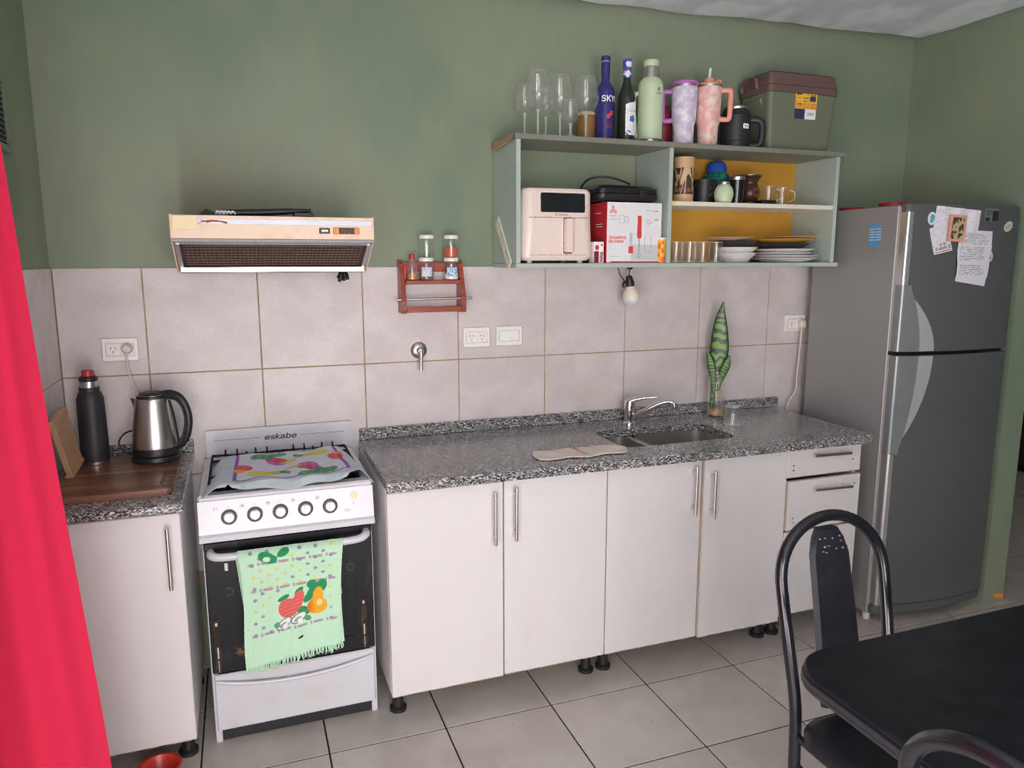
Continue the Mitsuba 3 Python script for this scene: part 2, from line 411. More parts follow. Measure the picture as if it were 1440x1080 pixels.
mat('mat_fridge_side', lambda p, n, uv: mi.Color3f(.30, .295, .29) * (.97 + .06 * N(p.x * 900, p.y * 900, p.z * 900)), .40, metal=.25)
mat('mat_fridge_door', lambda p, n, uv: mi.Color3f(.092, .100, .104) * (.95 + .1 * N(p.x * 900, p.y * 900, p.z * 900)), .40, metal=.15)
mat('mat_fridge_trim', (.25, .27, .28), .32, metal=.45)
mat('mat_edge_strip', (.55, .56, .56), .22, metal=.75)
mat('mat_fridge_scoop', (.42, .44, .43), .35, metal=.3)
mat('mat_gasket', (.58, .52, .46), .6)
mat('mat_fridge_gap', (.01, .01, .012), .6)
def paper_print(p, n, uv):
    row = dr.floor(uv.y * 26.)
    on = SS(.30, .42, uv.y * 26. - row) * SS(.85, .75, uv.y * 26. - row)
    word = SS(.30, .40, N(uv.x * 34 + CR(row) * 50, row * 3.1, 2.))
    m = SS(.06, .08, uv.x) * SS(.96 , .94, uv.x + .3 * CR(row, 5.)) * SS(.05, .06, uv.y) * SS(.93, .92, uv.y) * SS(.2, .25, CR(row, 9.))
    return MIX((.66, .65, .70), (.16, .16, .20), on * word * m * .75)
mat('mat_paper_print', paper_print, .8, spec=.1)
mat('mat_paper', (.66, .65, .70), .8, spec=.1)
def receipt_print(p, n, uv):
    row = dr.floor(uv.y * 12.)
    on = SS(.3, .4, uv.y * 12. - row) * SS(.8, .7, uv.y * 12. - row) * SS(.5, .6, N(uv.x * 20, row * 5.3, 1.))
    return MIX((.68, .66, .71), (.40, .38, .42), on * .6)
mat('mat_receipt', receipt_print, .8, spec=.1)
mat('mat_icon', lambda p, n, uv: MIX((.07, .05, .03), (.42, .36, .20), SS(.45, .65, N(uv.x * 6, uv.y * 9, 8.))), .5)
mat('mat_icon_frame', (.62, .30, .22), .5)
mat('mat_teal', (.10, .35, .42), .5)
mat('mat_oval_cream', (.50, .50, .38), .5)
def blue_sticker(p, n, uv):
    row = dr.floor(uv.y * 9.)
    on = SS(.25, .35, uv.y * 9. - row) * SS(.8, .7, uv.y * 9. - row) * SS(.5, .52, dr.abs(uv.x - .5) + .47) * SS(.2, .25, uv.y) * SS(.83, .8, uv.y)
    return MIX((.10, .30, .56), (.45, .52, .58), on)
mat('mat_blue_sticker', blue_sticker, .4)

def leaf_col(p, n, uv):
    b = .5 + .5 * dr.sin(uv.y * 88 + 2.2 * N(uv.x * 5, uv.y * 9, 3.) + 5 * N(uv.x * 3, uv.y * 14, 7.))
    c = MIX((.014, .045, .014), (.13, .27, .035), SS(.30, .70, b) * SS(.47, .30, dr.abs(uv.x - .5)) * SS(1.0, .7, uv.y))
    return MIX(c, (.02, .045, .018), SS(.40, .48, dr.abs(uv.x - .5)))
mat('mat_leaf', leaf_col, .35, spec=.5)
mat('mat_root', (.40, .26, .12), .7)

def E_(u, v, cx, cy, rx, ry, ang=0.0):
    ca, sa = math.cos(ang), math.sin(ang)
    du, dv = u - cx, v - cy
    a, b = (du * ca + dv * sa) / rx, (dv * ca - du * sa) / ry
    return SS(1.08, .95, dr.sqrt(a * a + b * b))

def towel_print(p, n, uv):                 # the hanging face: u across 0..1, v from the bar (0) down to the hem (1)
    u, v = uv.x, uv.y
    c = MIX((.42, .66, .47), (.50, .72, .53), N(p.x * 400, p.y * 400, p.z * 400))
    iu, iv = dr.floor(u * 13.), dr.floor(v * 20.)
    fu, fv = u * 13. - iu - .5, v * 20. - iv - .5
    dot = SS(.31, .21, dr.sqrt(fu * fu + fv * fv)) * SS(.5, .52, dr.abs(iu * .5 + iv * .5 - dr.floor(iu * .5 + iv * .5)) + .45)
    yel = CR(iu, iv, 4.)
    inside = SS(.08, .1, u) * SS(.95, .93, u) * SS(.76, .74, v)
    art = SS(1.1, .9, dr.sqrt(dr.square((u - .55) / .34) + dr.square((v - .57) / .22)))
    c = MIX(c, dr.select(yel > .5, mi.Color3f(.60, .56, .16), mi.Color3f(.25, .26, .34)), dot * inside * (1 - art))
    for vv in (.115, .345, .735):
        d = SS(.013, .009, dr.abs(v - vv)) * SS(.06, .10, u) * SS(.96, .92, u)
        ph = u * 6. - dr.floor(u * 6.)
        c = MIX(c, (.34, .17, .30), d * SS(.62, .56, dr.abs(ph - .5) * 2.) * .8)
        h = SS(.018, .012, dr.abs(v - vv)) * SS(.06, .10, u) * SS(.94, .90, u) * SS(.12, .09, dr.abs(ph - .02)) 
        c = MIX(c, (.36, .20, .32), h * .8)
    G, R, Y = (.03, .25, .10), (.60, .10, .09), (.72, .36, .03)
    c = MIX(c, G, E_(u, v, .27, .075, .09, .045, .3)); c = MIX(c, G, E_(u, v, .42, .045, .06, .03, -.3))
    c = MIX(c, (.55, .74, .56), E_(u, v, .26, .085, .035, .022))
    c = MIX(c, G, E_(u, v, .73, .42, .10, .045, -.5)); c = MIX(c, G, E_(u, v, .80, .40, .05, .06, .3)); c = MIX(c, G, E_(u, v, .68, .47, .09, .04, -.6)); c = MIX(c, G, E_(u, v, .69, .37, .05, .04))
    c = MIX(c, G, E_(u, v, .40, .45, .06, .022, -.3)); c = MIX(c, G, E_(u, v, .56, .41, .05, .025, -.6)); c = MIX(c, G, E_(u, v, .60, .60, .07, .04, .4))
    s = SS(-.1, .5, dr.sin(v * 190. + u * 30.)) * .35
    c = MIX(c, MIX(R, (.70, .26, .22), s), E_(u, v, .445, .55, .10, .085, .3)); c = MIX(c, MIX(R, (.70, .26, .22), s), E_(u, v, .545, .50, .055, .10, .45))
    c = MIX(c, MIX((.66, .16, .03), Y, SS(.0, .09, u - .665 + .1 * (v - .5))), E_(u, v, .745, .585, .105, .075, .1)); c = MIX(c, Y, E_(u, v, .755, .50, .055, .09, .1))
    c = MIX(c, (.74, .58, .30), E_(u, v, .77, .56, .03, .03))
    for (cx, cy) in ((.40, .68), (.55, .655)):
        c = MIX(c, (.16, .20, .17), E_(u, v, cx, cy, .085, .042, -.4)); c = MIX(c, (.70, .74, .70), E_(u, v, cx, cy, .072, .032, -.4)); c = MIX(c, (.30, .30, .29), E_(u, v, cx - .01, cy + .012, .04, .018, -.4)); c = MIX(c, (.72, .75, .70), E_(u, v, cx + .01, cy + .03, .025, .025, .6))
    c = MIX(c, (.10, .30, .16), E_(u, v, .33, .68, .03, .025)); c = MIX(c, (.10, .30, .16), E_(u, v, .64, .68, .04, .025, .4))
    return MIX(c, (.02, .02, .02), E_(u, v, .56, .84, .028, .010, -.2))
mat('mat_towel', towel_print, .9, spec=.1)
mat('mat_towel_plain', (.45, .68, .50), .9, spec=.1)

def stove_cloth(p, n, uv):                 # u left to right, v front (0) to back (1)
    u, v = uv.x, uv.y
    g = MIX((.54, .56, .66), (.62, .63, .72), FB(p.x * 60, p.y * 60, 1., 2))
    c = MIX((.48, .55, .58), g, SS(.16, .18, u) * SS(.885, .865, u) * SS(.13, .15, v + .02 * dr.sin(u * 24)))
    P = (.27, .10, .38)
    c = MIX(c, P, SS(.014, .009, dr.abs(u - .175)) * SS(.10, .14, v)); c = MIX(c, P, SS(.014, .009, dr.abs(u - .872)) * SS(.1, .14, v))
    c = MIX(c, P, SS(.014, .009, dr.abs(v - .135 - .02 * dr.sin(u * 24))) * SS(.16, .18, u) * SS(.885, .865, u))
    k = dr.sin(u * 60 + v * 40) * dr.sin(u * 55 - v * 50)
    for s, cx, cy in ((1, .38, .52), (-1, .69, .58)):
        uu, vv = cx + (u - cx) * s / 1.22, cy + (v - cy) * s / 1.18
        for col, a in (((.05, .24, .09), (-.02, .30, .075, .075, .4)), ((.06, .26, .10), (.06, .33, .05, .06, -.6)), ((.05, .22, .09), (.01, .22, .04, .07, .1)),
                       ((.40, .08, .32), (.045, .12, .05, .09, .3)), ((.55, .05, .10), (.065, .17, .045, .07, .2)), ((.60, .46, .05), (.125, .14, .03, .08, -.6)),
                       ((.55, .52, .06), (-.035, -.20, .075, .075, .25)), ((.42, .48, .05), (.03, -.17, .05, .05, .5)), ((.60, .06, .06), (-.125, -.04, .042, .085, .2)), ((.62, .33, .05), (-.15, -.12, .025, .05, .4)), ((.05, .24, .09), (.08, -.19, .02, .06, .3))):
            c = MIX(c, MIX(col, (.70, .70, .55), SS(.3, 1., k) * .3), E_(uu, vv, cx + a[0], cy + a[1], a[2], a[3], a[4]) * .9)
    return c
mat('mat_stove_cloth', stove_cloth, .9, spec=.1)
mat('mat_rag', lambda p, n, uv: MIX((.56, .49, .44), (.74, .67, .61), N(p.x * 220, p.y * 220, p.z * 220)) * (.85 + .3 * FB(p.x * 22, p.y * 22, 1., 2)), .95, spec=.05)
mat('mat_rag_stitch', (.62, .24, .13), .9)
mat('mat_ceiling', lambda p, n, uv: MIX((.60, .645, .71), (.78, .815, .86), SS(.3, .7, FB(p.x * 1.4 + p.y * 5.5, p.x * 9 - p.y * 2.2, 1., 3))), .5, spec=.35)
mat('mat_ceiling_dark', (.10, .115, .10), .9)
mat('mat_dark_room', (.115, .125, .105), .7)
mat('mat_front_wall', (.62, .62, .56), .7)
mat('mat_dark_wood', (.035, .018, .014), .4)
def table_col(p, n, uv):
    return mi.Color3f(.010, .0105, .014) * (.8 + .5 * N(p.x * 30, p.y * 30, 1.))
mat('mat_table_top', table_col, .25, spec=.22)
mat('mat_table_edge', (.026, .026, .031), .5)
mat('mat_frame_white', (.7, .7, .7), .4)
mat('mat_cord_white', (.66, .58, .50), .5)
scene['mat_glass'] = {'type': 'dielectric', 'int_ior': 1.5, 'ext_ior': 1.0}
scene['mat_thin_glass'] = {'type': 'thindielectric', 'int_ior': 1.5, 'ext_ior': 1.0}
veiled = lambda w: {'type': 'blendbsdf', 'weight': w, 'a': {'type': 'thindielectric', 'int_ior': 1.5, 'ext_ior': 1.0}, 'b': {'type': 'twosided', 'bsdf': {'type': 'diffuse', 'reflectance': {'type': 'rgb', 'value': [.72, .74, .72]}}}}
scene['mat_veiled_glass'] = veiled(.038)      # pale veil mixed into the clear glass, standing in for its sheen and outlines
scene['mat_stem_glass'] = veiled(.24)
scene['mat_faint_veil_glass'] = veiled(.022)
scene['mat_curtain'] = {'type': 'principledthin', 'base_color': {'type': 'rgb', 'value': [.86, .040, .105]}, 'roughness': .75, 'diff_trans': .7, 'spec_trans': 0.0}

# ------------------------------------------------------------------ the setting
H = 2.62
WX = 3.758                                 # right wall, ending beside the refrigerator
s = root('wall_back', 'olive green painted kitchen wall with a tiled lower band', kind='structure')
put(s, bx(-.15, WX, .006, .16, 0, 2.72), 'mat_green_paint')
put(s + '__grout', bx(0.0, WX - .001, .0035, .007, .35, 1.5535), 'mat_wall_grout', label='yellow-brown grout between the wall tiles')
TX0, TW, TZ, G = .2765, .385, 1.176, .0045
tile_cache = {}
def wtile(w, h):
    k = (round(w, 4), round(h, 4))
    if k not in tile_cache: tile_cache[k] = mikit.ply(bx(-w / 2, w / 2, 0, .0062, -h / 2, h / 2, .0009), 'mat_wall_tile')
    return tile_cache[k]
for z0, z1 in ((TZ, 1.5565), (TZ - .385, TZ)):
    for i in range(-1, 9):
        a, b = max(TX0 + i * TW, 0), min(TX0 + (i + 1) * TW, WX)
        if b - a < .02: continue
        put(s + '__tile', wtile(b - a - G, z1 - z0 - G), None, tw=T().translate([(a + b) / 2, -.0008 * float(rng.random()), (z0 + z1) / 2]))
for i in (0, 1):
    put(s + '__tile', wtile(TW - G, TW - G), None, tw=T().translate([TX0 + (i + .5) * TW, 0, TZ - 1.5 * TW]))
put(s + '__paint_drip', cat_(bx(.178, .181, -.0025, 0, 1.535, 1.555, .0008), bx(.186, .188, -.002, 0, 1.545, 1.556, .0006)), 'mat_hood_patch', label='yellow paint drip')
s = root('wall_left', 'olive green left wall with light tiles below, beside the red curtain', kind='structure')
put(s, cat_(bx(-.15, -.006, SIDE_Y1 + .05, .16, 0, 2.72), bx(-.15, -.006, FRONT_Y - .15, SIDE_Y0 - .05, 0, 2.72), bx(-.15, -.006, SIDE_Y0 - .05, SIDE_Y1 + .05, 2.12, 2.72)), 'mat_green_paint')
put(s + '__grout', bx(-.007, -.0035, -.94, -.001, .35, 1.5535), 'mat_wall_grout')
for z0, z1 in ((TZ, 1.5565), (TZ - .385, TZ)):
    for i in range(3):
        a, b = -.17 - (i - 1) * TW, -.17 - i * TW
        a = min(a, -.0065)
        put(s + '__tile', wtile(a - b - G, z1 - z0 - G), None, tw=T().translate([0, (a + b) / 2, (z0 + z1) / 2]).rotate([0, 0, 1], 90))
s = root('wall_right', 'olive green side wall ending beside the grey refrigerator', kind='structure')
put(s, bx(WX, 3.885, -.64, 1.7, 0, 2.72), 'mat_green_paint')
put(s + '__paint_chip', cat_(*[bx(3.86 - .02 * i - .012 * rng.random(), 3.886 - .016 * i, -.6425, -.639, .012 + .008 * i, .03 + .022 * rng.random(), .001) for i in range(3)]), 'mat_print_orange', label='orange chipped paint at the foot of the wall')
root('wall_front', 'plain green wall behind the camera', kind='structure')
put('wall_front', cat_(bx(DOOR_X1 + .05, 7.0, FRONT_Y - .15, FRONT_Y, 0, 2.72), bx(-.006, DOOR_X1 + .05, FRONT_Y - .15, FRONT_Y, 2.12, 2.72)), 'mat_front_wall')
root('wall_far', 'dim greenish wall of the next room', kind='structure')
put('wall_far', cat_(bx(6.6, 6.75, -4.8, 1.7, 0, 2.72), bx(3.885, 6.75, 1.55, 1.7, 0, 2.72)), 'mat_dark_room')
root('ceiling', 'pale wrinkled ceiling lining with a ragged edge', kind='structure')
put('ceiling', bx(-.15, 6.75, -4.8, 1.7, 2.70, 2.80), 'mat_ceiling_dark')
gx, gy = np.meshgrid(np.linspace(.005, WX - .01, 150), np.linspace(0, 1, 130))
edge = .006 + .03 * meshkit.fbm(np.stack([gx * 3.2, gx * 0, gx * 0], -1), 3, 3) ** 1.5 * 1.6
Yc = -edge - gy * (4.58 - edge)
Zc = 2.604 + .0124 * (gx - 1.82) + .007 * (meshkit.fbm(np.stack([gx * 1.5 + Yc * 5, gx * 6 - Yc * 1.5, gx * 0], -1), 3, 5) - .5) + .012 * np.clip(1 - gy * 30, 0, 1) * meshkit.noise(np.stack([gx * 5, gx * 0, gx * 0], -1), 8)
m, uv = sheet(np.stack([gx, Yc, Zc], -1)[::-1], .002)
put('ceiling__lining', m, 'mat_ceiling', True, label='pale grey wrinkled lining')
gx, gy = np.meshgrid(np.linspace(WX + .01, 6.6, 40), np.linspace(1.55, -4.6, 60))
m, uv = sheet(np.stack([gx, gy, H + .02 + 0 * gx], -1)[::-1], .002)
put('ceiling__lining', m, 'mat_ceiling', True)
root('floor', 'floor of square beige-grey ceramic tiles with dark joints', kind='structure')
put('floor', bx(-.15, 6.75, -4.8, 1.7, -.12, -.0035), 'mat_floor_grout')
FX, FY, FS, FG = 1.177, -.680, .39, .0055
ft = mikit.ply(bx(-(FS - FG) / 2, (FS - FG) / 2, -(FS - FG) / 2, (FS - FG) / 2, -.008, 0, .0012), 'mat_floor_tile')
for j in range(-9, 5):
    for i in range(-3, 14):
        x, y = FX + (i + .5) * FS, FY + (j + .5) * FS
        if x - FS / 2 < -.04 and x < 0: x = x
        if y > -.05 and x < 3.9: continue
        if y < -3.4 and x > 4.2: continue
        if not (-.2 < x < 6.55 and -4.0 < y < 1.5): continue
        put('floor__tile', ft, None, tw=T().translate([x, y, -.0006 * float(rng.random())]))
# the glazed door that lights the room
root('door_1', 'white framed glazed door to the yard, behind the camera', kind='structure')
xc = (DOOR_X0 + DOOR_X1) / 2; fy0, fy1 = FRONT_Y - .10, FRONT_Y - .02
fr = [bx(DOOR_X0 + .015, DOOR_X0 + .06, fy0, fy1, 0, 2.12), bx(DOOR_X1, DOOR_X1 + .05, fy0, fy1, 0, 2.12), bx(DOOR_X0 + .06, DOOR_X1, fy0, fy1, 2.06, 2.12), bx(DOOR_X0 + .06, DOOR_X1, fy0, fy1, 0, .07), bx(xc - .035, xc + .035, fy0, fy1, .07, 2.06), bx(DOOR_X0 + .06, DOOR_X1, fy0 + .01, fy1 - .01, 1.02, 1.07)]
for f_ in fr: put('door_1__frame', f_, 'mat_frame_white')
for x0, x1 in ((DOOR_X0 + .06, xc - .035), (xc + .035, DOOR_X1)):
    for z0, z1, L_ in ((.07, 1.02, DOOR_LOW), (1.07, 2.06, DOOR_HIGH)):
        V = np.array([(x0, FRONT_Y - .06, z0), (x1, FRONT_Y - .06, z0), (x1, FRONT_Y - .06, z1), (x0, FRONT_Y - .06, z1)])
        put('door_1__pane', trimesh.Trimesh(V, [[0, 2, 1], [0, 3, 2]], process=False), 'mat_print_white', emitter={'type': 'area', 'radiance': {'type': 'rgb', 'value': list(L_)}})
root('door_2', 'white framed glazed door in the left wall, near the camera', kind='structure')
yc = (SIDE_Y0 + SIDE_Y1) / 2
for f_ in [bx(-.11, -.03, SIDE_Y0 - .05, SIDE_Y0, 0, 2.12), bx(-.11, -.03, SIDE_Y1, SIDE_Y1 + .05, 0, 2.12), bx(-.11, -.03, SIDE_Y0, SIDE_Y1, 2.06, 2.12), bx(-.11, -.03, SIDE_Y0, SIDE_Y1, 0, .07), bx(-.11, -.03, yc - .035, yc + .035, .07, 2.06), bx(-.10, -.04, SIDE_Y0, SIDE_Y1, 1.02, 1.07)]:
    put('door_2__frame', f_, 'mat_frame_white')
for y0, y1 in ((SIDE_Y0, yc - .035), (yc + .035, SIDE_Y1)):
    for z0, z1, L_ in ((.07, 1.02, SIDE_LOW), (1.07, 2.06, SIDE_HIGH)):
        V = np.array([(-.07, y0, z0), (-.07, y1, z0), (-.07, y1, z1), (-.07, y0, z1)])
        put('door_2__pane', trimesh.Trimesh(V, [[0, 1, 2], [0, 2, 3]], process=False), 'mat_print_white', emitter={'type': 'area', 'radiance': {'type': 'rgb', 'value': list(L_)}})
# ------------------------------------------------------------------ base cabinets and worktops
def bar_handle(key, p0, p1, y):
    """A steel bar on two posts; p0, p1 are (x, z) ends, y the door's face."""
    a, b = np.array([p0[0], y - .032, p0[1]]), np.array([p1[0], y - .032, p1[1]])
    d = b - a
    ms = [tube([a, b], .006, 12)]
    for t in (.14, .86):
        q = a + d * t
        ms.append(tube([q, (q[0], y + .001, q[2])], .0048, 10))
    return put(key, cat_(*ms), 'mat_steel', 40, label='brushed steel bar handle')

def foot(key, x, y, h):
    return put(key, lathe([(0, 0), (.030, 0), (.030, .012), (.020, .018), (.018, h - .02), (.027, h - .012), (.027, h), (0, h)], 20, x, y, 0), 'mat_black_plastic', 40)

def carcass(k, x0, x1, z0=.102, z1=.8412, yf=-.578):
    t = .016
    put(k + '__side_panel', bx(x0, x0 + t, yf, -.03, z0, z1, .001), 'mat_cabinet_white')
    put(k + '__side_panel', bx(x1 - t, x1, yf, -.03, z0, z1, .001), 'mat_cabinet_white')
    put(k + '__bottom_panel', bx(x0 + t, x1 - t, yf, -.03, z0, z0 + t), 'mat_cabinet_white')
    put(k + '__back_panel', bx(x0 + t, x1 - t, -.036, -.03, z0 + t, z1), 'mat_cabinet_white')
    for x in (x0 + .035, x1 - .035):
        for y in (-.515, -.09): foot(k + '__foot', x, y, z0)

def door(k, x0, x1, z0, z1, y, part='door'):
    d = put(f'{k}__{part}', bx(x0, x1, y - .018, y, z0, z1, .0022), 'mat_cabinet_white')
    return d

def edge_wear(d, x0, x1, z0, z1, y, seed, sides='b'):
    """Chipped edging along a door: bare board showing in short irregular strips."""
    r = np.random.default_rng(seed); ms = []
    if 'b' in sides:
        x = x0
        while x < x1 - .02:
            w = r.uniform(.015, .06); h = r.uniform(.0008, .004)
            ms.append(bx(x, min(x + w, x1), y - .0186, y - .002, z0 - .0006, z0 + h, .0005)); x += w + r.uniform(.0, .05)
    if 't' in sides:
        x = x0
        while x < x1 - .02:
            w = r.uniform(.02, .08); h = r.uniform(.001, .004)
            ms.append(bx(x, min(x + w, x1), y - .0186, y - .002, z1 - h, z1 + .0006, .0005)); x += w + r.uniform(.0, .06)
    if 'l' in sides: ms.append(bx(x0 - .0008, x0 + .0022, y - .0184, y - .001, z0, z1, .0006))
    if 'r' in sides: ms.append(bx(x1 - .0022, x1 + .0008, y - .0184, y - .001, z0, z1, .0006))
    put(d + '__worn_edge', cat_(*ms), 'mat_chipboard' if 'l' not in sides else 'mat_cabinet_edge', label='chipped edge of bare board', kind='stuff')

k = root('base_cabinet', 'white single-door base cabinet left of the cooker, beside the red curtain', 'cabinet', 'white base cabinets')
carcass(k, .004, .392, .10, .853, -.59)
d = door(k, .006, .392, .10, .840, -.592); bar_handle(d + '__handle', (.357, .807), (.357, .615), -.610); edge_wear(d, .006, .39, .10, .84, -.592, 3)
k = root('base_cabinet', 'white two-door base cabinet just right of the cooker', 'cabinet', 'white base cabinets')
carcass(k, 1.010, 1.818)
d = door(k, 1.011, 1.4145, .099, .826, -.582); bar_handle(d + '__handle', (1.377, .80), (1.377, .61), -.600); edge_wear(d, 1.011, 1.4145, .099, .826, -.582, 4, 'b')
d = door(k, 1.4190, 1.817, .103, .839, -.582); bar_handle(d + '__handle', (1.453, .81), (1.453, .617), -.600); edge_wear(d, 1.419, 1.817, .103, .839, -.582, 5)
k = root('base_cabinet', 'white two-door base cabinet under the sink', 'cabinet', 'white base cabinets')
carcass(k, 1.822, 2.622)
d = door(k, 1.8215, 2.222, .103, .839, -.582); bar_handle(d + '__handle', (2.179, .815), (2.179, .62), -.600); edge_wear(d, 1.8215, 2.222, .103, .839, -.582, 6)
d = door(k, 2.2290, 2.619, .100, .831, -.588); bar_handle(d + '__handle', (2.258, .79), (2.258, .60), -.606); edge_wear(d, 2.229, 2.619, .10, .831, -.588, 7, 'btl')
k = root('base_cabinet', 'white base cabinet of drawers beside the refrigerator', 'cabinet', 'white base cabinets')
carcass(k, 2.626, 2.998, .118)
for n, (z0, z1, yy, hz) in enumerate(((.712, .832, -.584, .803), (.492, .698, -.590, .662), (.122, .482, -.586, None))):
    x0, x1 = 2.624 + .004 * (n == 1), 2.998
    d = door(k, x0, x1, z0, z1, yy, 'drawer')
    if hz: bar_handle(d + '__handle', (2.727 + .008 * n, hz), (2.915 + .012 * n, hz - .004), yy - .018)
    edge_wear(d, x0, x1, z0, z1, yy, 20 + n, 'b' if n == 0 else ('btl' if n == 1 else 'b'))
    holes = [(x0 + .03, z0 + .03), (x0 + .03, z0 + .05), (x1 - .04, z0 + .05)] if n == 0 else [(x0 + .035, z0 + .03), (x1 - .035, z0 + .03), (x0 + .03, z0 + .05), (x1 - .03, z1 - .04)] if n == 1 else [(x0 + .03, z1 - .11), (x1 - .04, z1 - .1), (x1 - .05, z1 - .17), (x0 + .02, z1 - .2)]
    put(d + '__screw_hole', cat_(*[plate(Point(a, b).buffer(.0035, 5), yy - .0178, .0008) for a, b in holes]), 'mat_print_black', label='old screw holes', kind='stuff')

# left worktop, main worktop with its sink opening
LZ = .882
k = root('worktop', 'short speckled grey granite worktop left of the cooker, under the kettle', 'worktop')
put(k + '__slab', bx(.002, .406, -.652, -.0015, LZ - .028, LZ, .003), 'mat_granite')
put(k + '__upstand', bx(.002, .406, -.022, -.0015, LZ, LZ + .045, .0025), 'mat_granite')
MZ = .872
SX0, SX1, SY0, SY1 = 1.945, 2.468, -.492, -.205
hole = rblock(SX0, SX1, SY0, SY1, MZ - .1, MZ + .1, .055, .0005, 8)
slab = loft([np.array([(1.008, -.628, z), (3.004, -.645, z), (3.022, -.0015, z), (1.012, -.0015, z)]) for z in (MZ - .030, MZ)])
k = root('worktop', 'long speckled grey granite worktop holding the double sink', 'worktop')
slab = diff(slab, hole)
put(k + '__slab', slab, 'mat_granite')
put(k + '__front_edge', loft([np.array([(1.006, -.634, z), (3.004, -.651, z), (3.004, -.640, z), (1.006, -.623, z)]) for z in (MZ - .034, MZ - .0008)]), 'mat_granite')
put(k + '__upstand', bx(1.014, 3.045, -.022, -.0015, MZ + .0003, MZ + .047, .0025), 'mat_granite')

k = root('kitchen_sink', 'stainless steel double-bowl sink set under the long granite worktop', 'sink')
def bowl(x0, x1, y0, y1, z0, r):
    zt = MZ - .031
    o = loft([rrect(x0 + .012, x1 - .012, y0 + .012, y1 - .012, r, z0 - .0015), rrect(x0 - .001, x1 + .001, y0 - .001, y1 + .001, r, z0 + .03), rrect(x0 - .001, x1 + .001, y0 - .001, y1 + .001, r, zt)])
    i = loft([rrect(x0 + .013, x1 - .013, y0 + .013, y1 - .013, r, z0), rrect(x0, x1, y0, y1, r, z0 + .03), rrect(x0, x1, y0, y1, r, zt + .01)])
    return diff(o, i)
put(k + '__bowl', bowl(SX0 - .006, 2.100, SY0 - .006, SY1 + .006, .735, .045), 'mat_sink_steel', 40, label='small left bowl')
put(k + '__bowl', bowl(2.130, SX1 + .006, SY0 - .006, SY1 + .006, .690, .05), 'mat_sink_steel', 40, label='large right bowl')
put(k + '__divider', bx(2.1012, 2.1288, SY0 - .004, SY1 + .004, MZ - .045, MZ - .0315, .004), 'mat_steel', label='steel bridge between the bowls')
for x, y, z in ((2.02, -.35, .7355), (2.30, -.35, .6905)):
    put(k + '__drain', lathe([(0, 0), (.030, 0), (.034, .003), (.036, .0015), (.036, 0)][::1], 24, x, y, z), 'mat_dull_chrome', 40)

k = root('faucet', 'chrome single-lever mixer tap behind the sink', 'faucet')
fx, fy = 2.170, -.115
put(k + '__body', lathe([(0, 0), (.027, 0), (.027, .006), (.021, .010), (.020, .048), (.023, .052), (.023, .094), (.019, .104), (0, .106)], 28, fx, fy, MZ + .0006), 'mat_chrome', 35)
put(k + '__lever', cat_(tube([(fx - .005, fy, MZ + .098), (fx + .02, fy - .012, MZ + .108), (fx + .06, fy - .03, MZ + .116), (fx + .105, fy - .05, MZ + .120)], [.017, .014, .009, .005], 12, flat=.75)), 'mat_chrome', 50)
put(k + '__spout', tube([(fx + .010, fy - .008, MZ + .030), (fx + .045, fy - .036, MZ + .056), (fx + .085, fy - .066, MZ + .086), (fx + .115, fy - .088, MZ + .102), (fx + .140, fy - .106, MZ + .106), (fx + .152, fy - .115, MZ + .098)], [.0115, .011, .0105, .010, .010, .010], 14), 'mat_chrome', 50)
put(k + '__nozzle', lathe([(0, -.014), (.0105, -.014), (.012, -.010), (.012, .010), (0, .012)], 20, fx + .152, fy - .115, MZ + .094), 'mat_chrome', 35)

# ------------------------------------------------------------------ things on the long worktop
def wav(nx, ny): return np.meshgrid(np.linspace(0, 1, nx), np.linspace(0, 1, ny))
u, v = wav(50, 16)
A0, A1, B0, B1 = (np.array(q) for q in ((1.575, -.555), (1.915, -.560), (1.597, -.440), (1.925, -.448)))
pl = (1 - v)[..., None] * ((1 - u)[..., None] * A0 + u[..., None] * A1) + v[..., None] * ((1 - u)[..., None] * B0 + u[..., None] * B1)
pl[..., 1] += .012 * np.sin(u * 15 + v * 2) * (v - .5) * 2 * .5 - .012 * np.sin(u * PI) * (1 - v)
pl[..., 0] += .02 * np.sin(v * PI) * (u - .5) * 2
m, uv = sheet(np.concatenate([pl, (MZ + .0045 + .003 * meshkit.noise(np.stack([u * 9, v * 5, u * 0], -1), 4))[..., None]], -1), .005)
k = root('dish_rag', 'pale beige dish rag with an orange stitch lying in front of the sink', 'rag')
put(k + '__cloth', m, 'mat_rag', True, uv=uv)
put(k + '__stitch', tube([(1.742, -.445, MZ + .011), (1.748, -.48, MZ + .0125), (1.742, -.51, MZ + .012), (1.756, -.555, MZ + .0115)], .0025, 8), 'mat_rag_stitch', True, label='orange stitched line')

